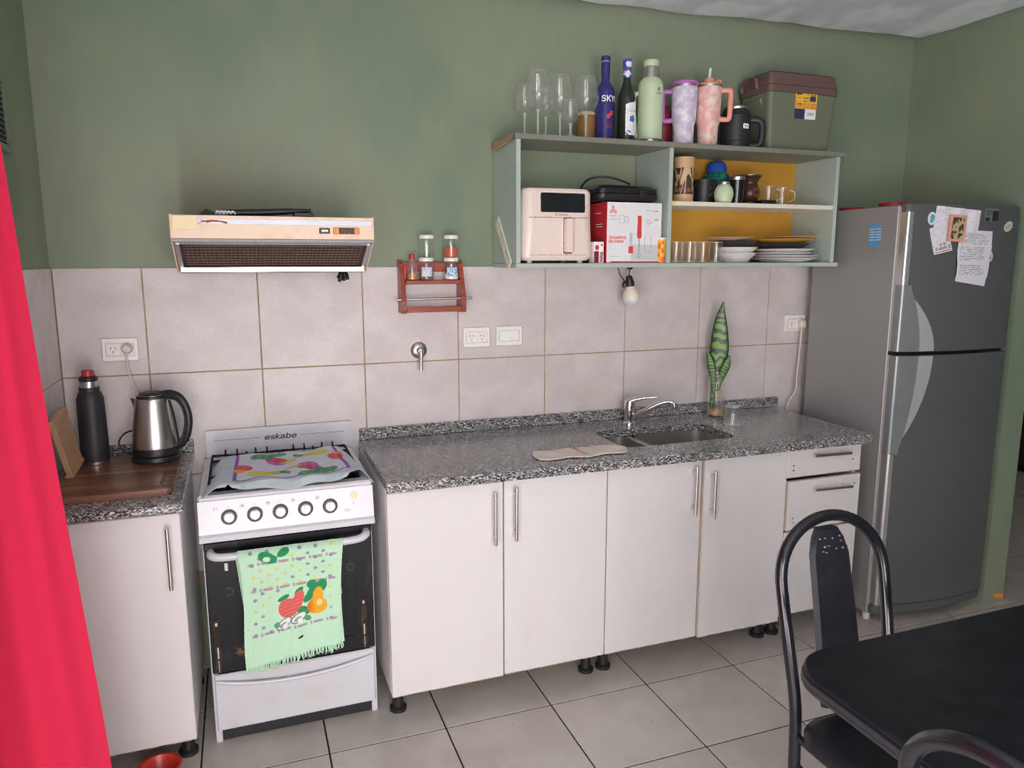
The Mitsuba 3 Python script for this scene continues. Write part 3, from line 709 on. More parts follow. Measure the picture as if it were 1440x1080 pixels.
def thin(prof, n=40, x=0, y=0, z=0): return lathe(prof, n, x, y, z)
vx, vy = 2.625, -.105
k = root('glass_vase', 'clear glass bottle used as a vase at the back of the worktop', 'vase')
put(k + '__bottle', (lathe([(0, 0), (.036, 0), (.039, .004), (.039, .155), (.034, .172), (.029, .182), (.029, .196), (.032, .198), (.032, .208), (.0295, .208)], 40, vx, vy, MZ + .0005)), 'mat_faint_veil_glass', 35)
put(k + '__dregs', lathe([(0, 0), (.0335, 0), (.0335, .020), (0, .022)], 30, vx, vy, MZ + .0075), 'mat_root', 30, label='brown dregs at the bottom')
def leaf(pts, ws, depth, nrm, fold=.25):
    p = spline(pts, 8); w = np.interp(np.linspace(0, 1, len(p)), np.linspace(0, 1, len(ws)), ws)
    w = np.convolve(np.pad(w, 3, mode='edge'), np.ones(7) / 7, 'valid'); w[-1] = .0006
    nrm = np.array(nrm, float); t = np.gradient(p, axis=0); t /= np.linalg.norm(t, axis=1, keepdims=True)
    side = np.cross(t, nrm); side /= np.linalg.norm(side, axis=1, keepdims=True)
    q = np.linspace(-1, 1, 11)
    G_ = p[:, None] + q[None, :, None] * w[:, None, None] * side[:, None] + (fold * (q ** 2)[None, :, None] * w[:, None, None]) * nrm
    return sheet(G_, depth)
k = root('snake_plant', 'banded green snake plant cutting standing in the glass bottle vase', 'plant')
vd = np.array([-.58, -.81, 0])
sd = np.array([.81, -.58, 0])
def lp(a, z, o=0): return np.array([vx, vy, 0]) + sd * a + vd * o + np.array([0, 0, MZ + z])
for pts, ws, lab in (([lp(-.020, .045), lp(-.012, .12), lp(-.004, .20), lp(.004, .30), lp(.004, .40), lp(.006, .47), lp(.014, .525)], [.009, .011, .018, .038, .043, .036, .026, .013, .001], 'tall banded leaf'),
                     ([lp(-.010, .10, .01), lp(-.016, .17, .012), lp(-.030, .24, .016), lp(-.050, .305, .018)], [.006, .010, .017, .017, .001], 'short dark leaf'),
                     ([lp(.004, .12, .012), lp(.016, .18, .014), lp(.036, .235, .018), lp(.050, .285, .018)], [.006, .012, .019, .018, .001], 'short dark leaf')):
    m, uv = leaf(pts, ws, .002, vd, -.18)
    put(k + '__leaf', m, 'mat_leaf', True, uv=uv, label=lab)
put(k + '__root', tube([lp(.014, .13, .012), lp(.024, .115, .012), lp(.024, .09, .012), lp(.014, .08, .012), lp(.010, .10, .012)], .0025, 8), 'mat_root', True, label='curled pale root')
k = root('glass_jar', 'small empty clear glass pot upside down beside the vase', 'jar')
put(k + '__body', lathe([(.0001, .0005), (.033, .0005), (.036, .004), (.035, .045), (.028, .064), (.027, .070), (.030, .073), (.030, .082), (.0001, .084)], 36, 2.583, -.285, MZ + .0005), 'mat_faint_veil_glass', 35)
put(k + '__thick_rim', cat_(*[tube([(2.583 + r * math.cos(t), -.285 + r * math.sin(t), MZ + z) for t in np.linspace(0, 2 * PI, 28, endpoint=False)], w, 8, 2, True) for r, z, w in ((.0345, .0028, .0022), (.0295, .079, .0022))]), 'mat_stem_glass', True)

# ------------------------------------------------------------------ things on the short worktop
BZ = LZ + .0005
k = root('cutting_board', 'large reddish-brown wooden cutting board under the kettle', 'cutting board')
poly = rrect(.03, .372, -.555, -.075, .022, 0, 5)
poly = loft([poly + [0, 0, BZ], poly + [0, 0, BZ + .0195], np.where(np.abs(poly - poly.mean(0)) > 0, poly, poly) * [1, 1, 1] + [0, 0, BZ + .020]])
gr = tube([(.07, -.525, BZ + .0215), (.335, -.525, BZ + .0215), (.338, -.5, BZ + .0215), (.338, -.12, BZ + .0215)], .0045, 8, 3)
put(k, diff(poly, gr), 'mat_board_wood', 30)
BT = BZ + .0205
m = bx(-.062, .062, -.009, .009, 0, .205, .003)
m = diff(m, mv(rot(ext(ell(0, 0, .012, .012), .05), 90, (1, 0, 0)), (0, .025, .185)))
k = root('small_wooden_board', 'small pale wooden board leaning on the left wall behind the thermos flask', 'cutting board')
ub = np.array([-.029, -.040, .190]); ub /= np.linalg.norm(ub)
wb = np.array([.012, .100, 0.0]); wb -= ub * (wb @ ub); wb /= np.linalg.norm(wb); nb = np.cross(wb, ub)
M4 = T(np.block([[np.stack([wb, -nb if False else np.cross(ub, wb), ub], 1), np.array([[.066], [-.262], [BT + .0035]])], [np.zeros((1, 3)), np.ones((1, 1))]]))
put(k + '__plank', m, 'mat_pale_wood', tw=M4)
for b0, b1 in ((.178, .196), (.004, .018)): put(k + '__cross_batten', bx(-.066, .066, -.0115, .0115, b0, b1, .002), 'mat_pale_wood', tw=M4)

tx, ty = .107, -.155
k = root('thermos_flask', 'matt black thermos flask with a red stopper on the cutting board', 'thermos flask')
put(k + '__body', lathe([(0, .012), (.0435, .012), (.0445, .016), (.0435, .06), (.042, .19), (.041, .225), (.034, .243), (.031, .247), (.031, .262), (0, .263)], 40, tx, ty, BT), 'mat_thermos_black', 35)
put(k + '__base_ring', lathe([(0, 0), (.042, 0), (.043, .002), (.043, .0125), (0, .0125)], 40, tx, ty, BT), 'mat_steel', 35)
put(k + '__steel_collar', lathe([(0, .262), (.0275, .262), (.0275, .282), (0, .282)], 36, tx, ty, BT), 'mat_steel', 35)
put(k + '__cap', lathe([(0, .282), (.027, .282), (.0285, .285), (.0285, .293), (.022, .299), (0, .300)], 36, tx, ty, BT), 'mat_black_plastic', 35)
put(k + '__stopper', lathe([(0, .297), (.0185, .297), (.0195, .302), (.0185, .316), (.015, .319), (0, .3195)], 30, tx, ty, BT), 'mat_red_plastic', 35, label='red push stopper')

def plate_flat0(poly): return ext(poly, .0004)
kx, ky = .296, -.165
k = root('electric_kettle', 'brushed steel electric kettle with black handle on the cutting board', 'kettle')
put(k + '__power_base', lathe([(0, 0), (.076, 0), (.079, .004), (.077, .018), (.070, .021), (0, .021)], 44, kx, ky, BT), 'mat_black_plastic', 35)
put(k + '__skirt', lathe([(0, .0215), (.074, .0215), (.075, .026), (.0735, .045), (0, .045)], 44, kx, ky, BT), 'mat_black_plastic', 35)
put(k + '__body', lathe([(0, .0455), (.0725, .0455), (.0735, .05), (.071, .085), (.065, .14), (.057, .195), (.0535, .213), (.0515, .216), (0, .2165)], 48, kx, ky, BT), 'mat_steel', 35)
put(k + '__lid', lathe([(0, .216), (.051, .216), (.050, .223), (.040, .233), (.020, .238), (0, .239)], 40, kx, ky, BT), 'mat_black_plastic', 35)
put(k + '__lid_ring', tube([(kx + .046 * math.cos(a), ky + .046 * math.sin(a), BT + .2265) for a in np.linspace(0, 2 * PI, 24, endpoint=False)], .0016, 6, 2, True), 'mat_steel', True)
ha = np.array([.94, -.34, 0])
def hp(r, z): return np.array([kx, ky, BT + z]) + ha * r
put(k + '__handle', tube([hp(.030, .222), hp(.062, .226), hp(.092, .214), hp(.112, .180), hp(.118, .135), hp(.108, .085), hp(.088, .055), hp(.066, .045)], [.014, .0145, .013, .0125, .0125, .0125, .012, .012], 14, flat=1.15), 'mat_black_plastic', 50)
put(k + '__handle_spine', tube([hp(.048, .205), hp(.058, .16), hp(.066, .10), hp(.072, .05)], .008, 10, flat=1.6), 'mat_black_plastic', 50)
sp = -ha
put(k + '__spout', hull([np.array([kx, ky, BT]) + sp * r + np.array([-sp[1], sp[0], 0]) * s + np.array([0, 0, z]) for r, s, z in ((.045, .018, .213), (.045, -.018, .213), (.076, 0, .214), (.050, .016, .165), (.050, -.016, .165), (.064, 0, .172))]), 'mat_steel')
lg = sub(plate_flat0(unary_union([ell(-.012, 0, .0045, .0045).difference(ell(-.012, 0, .003, .003)), sbox(-.005, -.0015, -.001, .0015), sbox(.001, -.0015, .006, .0015), sbox(.008, -.0015, .014, .0015)])), .003)
put(k + '__logo', wrap(lg, .0705, kx, ky, BT + .077, -PI / 2 - .10), 'mat_print_black')
put(k + '__power_cord', tube([(kx - .060, ky + .045, BT + .010), (kx - .10, ky + .055, BT + .014), (kx - .122, ky + .055, BT + .05), (kx - .105, ky + .06, BT + .082), (kx - .075, ky + .085, BT + .088), (kx - .05, ky + .112, BT + .08), (kx - .03, ky + .120, BT + .06)], .0032, 8), 'mat_black_plastic', True)

# ------------------------------------------------------------------ sockets, switch, valve
def outlet(key, label, x0, x1, z0, z1, kind, group):
    k = root(key, label, 'wall socket' if kind != 'switch' else 'light switch', group)
    cx, cz = (x0 + x1) / 2, (z0 + z1) / 2
    put(k + '__plate', bx(x0, x1, -.009, -.001, z0, z1, .003), 'mat_white_plastic')
    ring = sbox(x0 + .001, z0 + .001, x1 - .001, z1 - .001)
    put(k + '__seam', cat_(plate(ring.difference(ring.buffer(-.0009)), -.0086, .0008), plate(sbox(cx - .046, cz - .0235, cx + .046, cz + .0235).difference(sbox(cx - .0448, cz - .0223, cx + .0448, cz + .0223)), -.0089, .0006)), 'mat_print_grey', label='thin grey seam lines')
    if kind == 'old':
        put(k + '__frame', bx(x0 + .008, x1 - .008, -.013, -.0092, z0 + .010, z1 - .020, .002), 'mat_cream_plastic')
    wx = .021 if kind != 'old' else .02
    for s_ in (-1, 1):
        c = cx + s_ * (wx + .001)
        mo = put(k + ('__module' if kind != 'switch' or s_ < 0 else '__rocker'), bx(c - wx, c + wx, -.0135 if kind == 'old' else -.0115, -.0088, cz - .021, cz + .021, .0015), 'mat_white_plastic')
        if kind != 'switch':
            sl = [affinity.rotate(sbox(c - .0085, cz + .002, c - .006, cz + .011), -25), affinity.rotate(sbox(c + .006, cz + .002, c + .0085, cz + .011), 25), sbox(c - .0012, cz - .013, c + .0012, cz - .004)]
            put(mo + '__slot', cat_(*[plate(g, -.0133 if kind == 'old' else -.0113, .0006) for g in sl]), 'mat_print_black', label='dark socket slots')
    return k
SG = 'white wall sockets'
outlet('wall_socket', 'white double wall socket above the kettle with a plug in its right half', .130, .248, 1.228, 1.312, 'socket', SG)
outlet('wall_socket', 'white double wall socket in the middle of the tiled wall, nothing plugged in', 1.449, 1.567, 1.224, 1.308, 'socket', SG)
outlet('wall_socket', 'white wall socket beside the refrigerator with a cream plug', 3.066, 3.190, 1.233, 1.318, 'old', SG)
outlet('light_switch', 'white light switch plate between the empty wall socket and the bulb', 1.592, 1.710, 1.225, 1.309, 'switch', None)
k = root('kettle_plug', 'white plug and thin cord in the socket above the kettle', 'plug')
put(k + '__plug', rot(lathe([(0, 0), (.019, 0), (.019, .012), (.012, .030), (0, .031)], 24), 90, (1, 0, 0)), 'mat_cord_white', 35, tw=T().translate([.213, -.0118, 1.274]))
put(k + '__cord', tube([(.213, -.040, 1.272), (.212, -.046, 1.25), (.214, -.040, 1.20), (.224, -.035, 1.15), (.240, -.034, 1.115), (.254, -.034, 1.09), (.262, -.034, 1.05), (.266, -.034, .98), (.266, -.030, BT + .06)], .0028, 8), 'mat_cord_white', True)
k = root('refrigerator_plug', 'cream plug and cord hanging down beside the refrigerator', 'plug')
put(k + '__plug', cat_(bx(3.140, 3.172, -.042, -.0138, 1.252, 1.292, .006)), 'mat_cord_white')
put(k + '__cord', tube([(3.150, -.030, 1.256), (3.148, -.034, 1.22), (3.146, -.03, 1.10), (3.140, -.03, 1.0), (3.136, -.035, .95), (3.10, -.04, .905), (3.088, -.035, .87), (3.09, -.035, .80)], .0038, 8), 'mat_cord_white', True)

k = root('gas_valve', 'chrome lever valve with a round wall plate on the tiles', 'valve')
c0 = np.array([1.2645, 0, 1.222])
put(k + '__wall_plate', mv(rot(lathe([(0, 0), (.034, 0), (.033, .006), (.024, .013), (.012, .016), (0, .016)], 36), 90, (1, 0, 0)), c0 + [0, -.001, 0]), 'mat_dull_chrome', 35)
put(k + '__hub', mv(rot(lathe([(0, .0), (.0135, 0), (.0135, .030), (.010, .035), (0, .036)], 28), 90, (1, 0, 0)), c0 + [0, -.012, 0]), 'mat_dull_chrome', 35)
put(k + '__lever', tube([c0 + [0, -.038, .004], c0 + [0, -.044, -.014], c0 + [-.001, -.046, -.04], c0 + [-.002, -.046, -.078]], [.012, .010, .007, .0085], 12), 'mat_dull_chrome', 50)

# ------------------------------------------------------------------ spice rack
k = root('spice_rack', 'small reddish wooden spice rack with a towel rod on the wall', 'spice rack')
def side_prof():
    return Polygon([(0, .0), (-.074, 0), (-.079, .012), (-.080, .05), (-.070, .085), (-.056, .12), (-.046, .15), (-.030, .19), (-.014, .205), (0, .206)])
for x in (1.186, 1.426):
    m = ext(side_prof(), .018); v = np.array(m.vertices); m.vertices = np.stack([v[:, 2] + x, v[:, 0] - .001, v[:, 1] + 1.376], 1)
    put(k + '__side', trimesh.Trimesh(m.vertices, m.faces[:, ::1]), 'mat_red_wood')
put(k + '__shelf', bx(1.2045, 1.4255, -.078, -.002, 1.488, 1.503, .002), 'mat_red_wood')
put(k + '__front_rail', bx(1.2045, 1.4255, -.0805, -.0715, 1.379, 1.402, .002), 'mat_red_wood')
put(k + '__back_rail', bx(1.2045, 1.4255, -.012, -.002, 1.535, 1.575, .002), 'mat_red_wood')
put(k + '__towel_rod', tube([(1.166, -.063, 1.428), (1.474, -.063, 1.432)], .0055, 12), 'mat_dull_chrome', 40, label='pale metal rod')
def spice_jar(x, y, z, fill, fh, lab, lids='mat_white_plastic', wrapm=None, fillname='contents'):
    k = root('spice_jar', lab, 'jar', 'glass spice jars')
    put(k + '__glass', lathe([(.0001, .001), (.0265, .001), (.0285, .004), (.0285, .060), (.025, .068), (.0245, .0725)], 32, x, y, z), 'mat_faint_veil_glass', 35)
    if fill: put(k + '__' + fillname, lathe([(0, .0025), (.0262, .0025), (.0272, .005), (.0272, fh), (.015, fh + .003), (0, fh)], 28, x, y, z), fill, 35)
    put(k + '__lid', lathe([(0, .0722), (.0285, .0722), (.0290, .074), (.0290, .084), (.027, .0865), (0, .087)], 32, x, y, z), lids, 35)
    if wrapm: 
        p = sub(plate_flat(sbox(-.023, .014, .023, .050)), .006)
        uv = np.stack([(p.vertices[:, 0] + .023) / .046, (p.vertices[:, 1] - .014) / .036], 1)
        put(k + '__label', wrap(p, .0287, x, y, z, -PI / 2 - .12), wrapm, False, uv=uv)
def plate_flat(poly, t=.0005): return ext(poly, t)
spice_jar(1.293, -.042, 1.5035, 'mat_spice_brown', .026, 'lower left jar of the spice rack, brown seeds and a pale label', wrapm='mat_jar_label')
spice_jar(1.296, -.042, 1.5910, None, 0, 'empty glass jar with white lid standing on the brown seed jar')
spice_jar(1.394, -.042, 1.5035, 'mat_salt', .024, 'lower right jar of the spice rack, white salt and a blue label', wrapm='mat_jar_label_blue')
spice_jar(1.395, -.042, 1.5910, 'mat_spice_red', .038, 'glass jar of red spice standing on the salt jar')
k = root('sauce_bottle', 'little sauce bottle with red cap at the left end of the spice rack', 'bottle')
put(k + '__glass', lathe([(.0001, .001), (.019, .001), (.0205, .003), (.0205, .044), (.016, .058), (.010, .070), (.009, .082)], 28, 1.236, -.045, 1.5035), 'mat_veiled_glass', 35)
put(k + '__sauce', lathe([(0, .003), (.0190, .003), (.0194, .005), (.0194, .026), (0, .026)], 26, 1.236, -.045, 1.5035), 'mat_sauce', 35)
put(k + '__cap', lathe([(0, .080), (.0115, .080), (.0115, .098), (.009, .101), (0, .101)], 24, 1.236, -.045, 1.5035), 'mat_red_plastic', 35, label='red cap')
k = root('red_packet', 'small red and white packet tucked behind the sauce bottle', 'packet')
put(k, rot(bx(1.2055, 1.2175, -.030, -.016, 1.5035, 1.560, .003), 0, (0, 1, 0)), 'mat_box_red')

# ------------------------------------------------------------------ bulb
k = root('hanging_bulb', 'unlit cream LED bulb hanging by its black socket under the wall shelf', 'light bulb')
bm = T().translate([2.152, -.115, 1.515]).rotate([0, 1, 0], -9)
put(k + '__socket', lathe([(0, -.045), (.0185, -.045), (.0195, -.030), (.015, -.012), (.012, -.002), (0, .002)], 24), 'mat_black_plastic', 35, tw=bm)
put(k + '__bulb_body', lathe([(0, -.098), (.035, -.098), (.0355, -.090), (.033, -.075), (.026, -.062), (.018, -.052), (.016, -.044), (0, -.043)], 32), 'mat_cream_plastic', 35, tw=bm)
put(k + '__bulb_dome', lathe([(0, -.128), (.018, -.126), (.029, -.118), (.0335, -.106), (.0335, -.0985), (0, -.0985)], 32), 'mat_bulb_dome', 35, tw=bm)
put(k + '__wire', cat_(tube([(2.152, -.115, 1.514), (2.154, -.115, 1.53), (2.156, -.115, 1.5485)], .0028, 8), bx(2.146, 2.166, -.123, -.107, 1.541, 1.5495, .002), tube([(2.130, -.115, 1.480), (2.128, -.118, 1.495), (2.108, -.118, 1.520), (2.103, -.118, 1.535), (2.098, -.118, 1.549)], .0024, 8), tube([(2.132, -.118, 1.492), (2.122, -.121, 1.477), (2.127, -.121, 1.467)], .005, 8)), 'mat_black_plastic', True)
# ------------------------------------------------------------------ extractor hood
k = root('extractor_hood', 'old cream extractor hood with a brown filter, stained and patched, above the cooker', 'extractor hood')
HX0, HX1, HF = .415, 1.018, -.470
def xprism(x0, x1, yz):
    m = trimesh.creation.extrude_polygon(Polygon(yz), x1 - x0, engine='earcut'); v = np.array(m.vertices)
    return trimesh.Trimesh(np.stack([v[:, 2] + x0, v[:, 0], v[:, 1]], 1), m.faces, process=False)
put(k + '__housing', xprism(HX0 + .006, HX1 - .006, [(-.001, 1.560), (-.001, 1.712), (HF + .004, 1.712), (HF + .004, 1.650), (HF + .012, 1.648), (-.30, 1.575), (-.29, 1.560)]), 'mat_dark_rust')
put(k + '__front_panel', bx(HX0, HX1, HF - .002, HF + .003, 1.645, 1.7155, .0018), 'mat_hood_cream')
put(k + '__bottom_trim', bx(HX0, HX1, HF - .006, HF + .012, 1.6355, 1.6455, .002), 'mat_print_grey', label='grey lower trim strip')
for x in (HX0 - .001, HX1 - .004):
    put(k + '__side_cheek', xprism(x, x + .005, [(-.001, 1.556), (-.001, 1.717), (HF - .001, 1.717), (HF - .001, 1.638), (HF + .03, 1.625), (-.300, 1.546), (-.285, 1.542)]), 'mat_hood_cream')
put(k + '__film_strip', bx(.492, 1.012, HF - .0035, HF - .0022, 1.690, 1.7045, .0004), 'mat_hood_film', label='bluish strip along the top')
put(k + '__tape_patch', bx(.4215, .489, HF - .0040, HF - .0022, 1.672, 1.7125, .0006), 'mat_hood_patch', label='yellowed paper patch')
r_ = np.random.default_rng(5)
put(k + '__rust_stain', cat_(*[tube([(.492 + r_.uniform(0, .03), HF - .0040, 1.691 + r_.uniform(0, .012)), (.52, HF - .0040, 1.697 + r_.uniform(-.003, .003)), (.545, HF - .0040, 1.699 + r_.uniform(-.003, .003)), (.57 + r_.uniform(0, .006), HF - .0040, 1.690 + r_.uniform(0, .012))], .0012 + .0012 * r_.random(), 5, flat=.5) for _ in range(9)]), 'mat_rust_stain', label='peeling rusty strands')
sw = put(k + '__light_switch', bx(.846, .879, HF - .0055, HF - .0018, 1.6640, 1.6815, .001), 'mat_print_black', label='small rocker switch in a dark frame')
put(sw + '__rocker', bx(.852, .873, HF - .008, HF - .005, 1.669, 1.6765, .001), 'mat_cream_plastic')
sw = put(k + '__speed_switch', bx(.889, .972, HF - .0075, HF - .0018, 1.6625, 1.6835, .002), 'mat_wood_orange', label='orange-brown fan switch plate')
for i in range(3): put(sw + '__button', bx(.9075 + i * .0163, .9225 + i * .0163, HF - .0105, HF - .0070, 1.664, 1.682, .0015), 'mat_black_plastic')
# sloping filter with its frame, front edge high
fa, fb = np.array([HF + .012, 1.634]), np.array([-.305, 1.560])
fd = (fb - fa) / np.linalg.norm(fb - fa); fn = np.array([fd[1], -fd[0]])
def slope(x0, x1, s0, s1, t0, t1, c=0):
    """A slab on the filter's slope: s along it from the front edge, t outwards (down and forward)."""
    pts = [fa + fd * s + fn * t for s, t in ((s0, t0), (s1, t0), (s1, t1), (s0, t1))]
    return xprism(x0, x1, [tuple(p) for p in pts])
L_ = float(np.linalg.norm(fb - fa))
put(k + '__filter', slope(HX0 + .02, HX1 - .02, 0, L_, -.004, .0), 'mat_hood_filter', label='greasy dark brown filter')
wires = [slope(x, x + .0016, .008, L_ - .004, .0, .0018) for x in np.arange(HX0 + .040, HX1 - .035, .0125)] + [slope(HX0 + .03, HX1 - .03, s, s + .0016, .0, .0022) for s in np.linspace(.02, L_ - .02, 8)]
put(k + '__filter_grid', cat_(*wires), 'mat_hood_wire', label='fine wire grid of the filter', kind='stuff')
put(k + '__filter_frame', cat_(slope(HX0 + .012, HX1 - .012, -.004, .006, -.003, .004), slope(HX0 + .006, HX0 + .020, 0, L_, -.004, .006), slope(HX1 - .020, HX1 - .006, 0, L_, -.004, .006)), 'mat_aluminium', label='aluminium filter frame')
put(k + '__front_lip', bx(HX0 + .008, HX1 - .008, -.320, -.290, 1.5405, 1.5615, .003), 'mat_aluminium', label='bright aluminium lip')
put(k + '__hanging_plug', cat_(*[tube([(.944, -.20, 1.545), (.944 + .010 * math.cos(a) + .006, -.20 + .006 * math.sin(a), 1.53), (.948 + .018 * math.cos(a), -.20 + .012 * math.sin(a), 1.512 - .006 * math.sin(a * 2))], [.006, .009, .006], 7) for a in np.linspace(0, 5.2, 5)]), 'mat_black_plastic', True, label='black cable knot hanging under the right end')
k = root('black_strip', 'crumpled black plastic strip lying along the top of the extractor hood', 'plastic strip')
HT = 1.7175
put(k + '__strip', cat_(tube([(.575, -.40, HT + .010), (.66, -.40, HT + .012), (.75, -.40, HT + .017), (.83, -.395, HT + .022)], [.010, .011, .010, .005], 9), bx(.775, .835, -.42, -.37, HT + .0005, HT + .014, .002)), 'mat_black_plastic', 50)
put(k + '__frayed_end', cat_(*[hull([(.545, -.40, HT), (.55, -.385, HT + .006), (.50, -.40, HT), (.488 + .012 * i, -.40 + .004 * i, HT + .004 + .009 * (i % 3)), (.525, -.395, HT + .016)]) for i in range(4)]), 'mat_black_plastic', label='frayed black end')
put(k + '__cord', cat_(*[tube([(.543 + .011 * i, -.425, HT + .005), (.548 + .011 * i, -.43, HT + .012), (.556 + .011 * i, -.425, HT + .005)], .0036, 7) for i in range(5)]), 'mat_paper', True, label='pale twisted cord')

# ------------------------------------------------------------------ cooker
k = root('gas_cooker', 'white free-standing gas cooker with a dark oven door between the two worktops', 'cooker')
CX0, CX1 = .440, .976
for x in (CX0, CX1 - .012):
    put(k + '__side_panel', bx(x, x + .012, -.495, -.035, .012, .838, .002), 'mat_white_enamel')
put(k + '__inner_body', bx(CX0 + .0125, CX1 - .0125, -.480, -.036, .06, .825), 'mat_black_plastic')
put(k + '__kick_plate', bx(CX0 + .012, CX1 - .012, -.490, -.481, .002, .060), 'mat_black_plastic', label='black recessed plinth')
for x in (CX0 + .001, CX1 - .021):
    put(k + '__front_post', bx(x, x + .020, -.4995, -.4805, .0005, .70, .002), 'mat_white_enamel', label='worn front edge')
bp = front(ext(affinity.translate(sbox(-.2605, -.055, .2605, .055).buffer(.008, 4).buffer(0), 0, 0), .010), -.010); bp.apply_translation((.7165, 0, .892))
put(k + '__splashback', bp, 'mat_white_enamel', label='upright white panel with black lettering')
put(k + '__lettering', cat_(ftext('eskabe', .0205, .7150, -.0198, .9165, True, .22, 1.25), bx(.477, .648, -.0206, -.0198, .9160, .9172), bx(.783, .951, -.0206, -.0198, .9160, .9172)), 'mat_print_black', label='black lettering: eskabe')
top = bx(CX0 - .004, CX1 + .004, -.510, -.030, .833, .853, .006)
well = rblock(CX0 + .022, CX1 - .022, -.468, -.060, .843, .90, .02, .0005)
put(k + '__hob', diff(top, well), 'mat_white_enamel')
put(k + '__hob_well', bx(CX0 + .023, CX1 - .023, -.467, -.061, .8425, .8440), 'mat_black_gloss', label='dark sunken hob')
for i, (x, y) in enumerate(((.58, -.37), (.58, -.16), (.84, -.37), (.84, -.16))):
    put(k + '__burner', lathe([(0, .8442), (.036, .8442), (.036, .853), (.030, .857), (0, .858)], 24, x, y), 'mat_black_plastic', 35)
for x0, x1 in ((CX0 + .030, .7055), (.7105, CX1 - .030)):
    b = [tube([(x0, -.452, .872), (x1, -.452, .872), (x1, -.075, .872), (x0, -.075, .872)], .0048, 8, 1, True)]
    for y in (-.37, -.16):
        for a in (0, 90, 180, 270):
            cxm = (x0 + x1) / 2; ca, sa = math.cos(math.radians(a)), math.sin(math.radians(a))
            e = (x0 if ca < -.5 else x1 if ca > .5 else cxm, y + (.10 if sa > .5 else -.08 if sa < -.5 else 0))
            b.append(tube([(cxm + ca * .03, y + sa * .03, .8735), (e[0], e[1], .8735)], .0042, 6))
    for x in (x0 + .045, x0 + .085, x1 - .085, x1 - .045):
        b.append(tube([(x, -.075, .868), (x, -.073, .892)], [.0042, .003], 6)); b.append(tube([(x, -.452, .868), (x, -.452, .846)], .004, 6))
    put(k + '__pan_grate', cat_(*b), 'mat_black_rubber', 40, label='black wire pan grate')
# control panel, leaning
pa, pb = np.array([-.5060, .834]), np.array([-.5290, .706])
put(k + '__control_panel', xprism(CX0 - .005, CX1 + .005, [(-.485, .8335), tuple(pa), tuple(pa + (pb - pa) * .80), tuple(pa + (pb - pa) * .86 + np.array([-.006, 0])), (pb[0] - .008, pb[1] + .004), (pb[0], pb[1]), (-.485, .704)]), 'mat_white_enamel')
pd = (pa - pb) / np.linalg.norm(pa - pb); pang = -math.degrees(math.atan2(pa[0] - pb[0], pa[1] - pb[1]))
def on_panel(z, off=0.0):
    t = (z - pb[1]) / (pa[1] - pb[1]); q = pb + (pa - pb) * t
    nrm = np.array([-pd[1], pd[0]])
    return q + nrm * off
def panel_tf(x, z, off=.0004):
    q = on_panel(z, off)
    return T().translate([x, q[0], q[1]]).rotate([1, 0, 0], 90 + pang)
knob_ring = mikit.ply(lathe([(0, 0), (.0240, 0), (.0240, .003), (.0225, .004), (0, .004)], 32), 'mat_print_black', 35)
knob_body = mikit.ply(lathe([(0, .0042), (0, .0042), (.0165, .0042), (.0158, .013), (.0135, .0155), (0, .016), (0, .016)], 32), 'mat_plate_white', 35)
grip = mikit.ply(hull([(-.0045, -.016, .015), (.0045, -.016, .015), (-.0045, .016, .015), (.0045, .016, .015), (-.003, -.014, .023), (.003, -.014, .023), (-.003, .012, .023), (.003, .012, .023)]), 'mat_plate_white')
for x in (.526, .6035, .6815, .760, .8385):
    kb = put(k + '__knob', knob_body, None, tw=panel_tf(x, .780), label='pale control knob')
    put(kb + '__ring', knob_ring, None, tw=panel_tf(x, .780), label='black ring'); put(kb + '__grip', grip, None, tw=panel_tf(x, .780))
put(k + '__ignition_button', lathe([(0, 0), (.0125, 0), (.0125, .003), (.0085, .0032), (.0085, .006), (0, .0065)], 28), 'mat_hood_patch', 35, tw=panel_tf(.917, .805), label='round cream ignition button')
sy = []
for x in (.487, .566, .645, .722, .798):
    for a in (sbox(-.006, -.005, .006, -.004), sbox(-.006, .004, .006, .005), sbox(-.006, -.005, -.005, .005), sbox(.005, -.005, .006, .005), sbox(-.003, -.002, .004, .002) if x > .5 else sbox(-.005, -.004, -.004, .004)):
        m = ext(a, .0004); m.apply_transform(np.array(panel_tf(x, .811 if x > .5 else .809).matrix)); sy.append(m)
for x, z, r in ((.526, .8115, .0018), (.6035, .8115, .0018), (.6815, .8115, .0018), (.760, .8115, .0018), (.8385, .812, .0018), (.915, .782, .0025)):
    m = ext(Point(0, 0).buffer(r, 5), .0004); m.apply_transform(np.array(panel_tf(x, z).matrix)); sy.append(m)
for a in (sbox(-.009, -.005, -.001, .005), sbox(.001, -.004, .009, .004)):
    m = ext(a.difference(a.buffer(-.0012)), .0004); m.apply_transform(np.array(panel_tf(.894, .760).matrix)); sy.append(m)
put(k + '__symbols', cat_(*sy), 'mat_print_grey', label='small dark burner symbols')
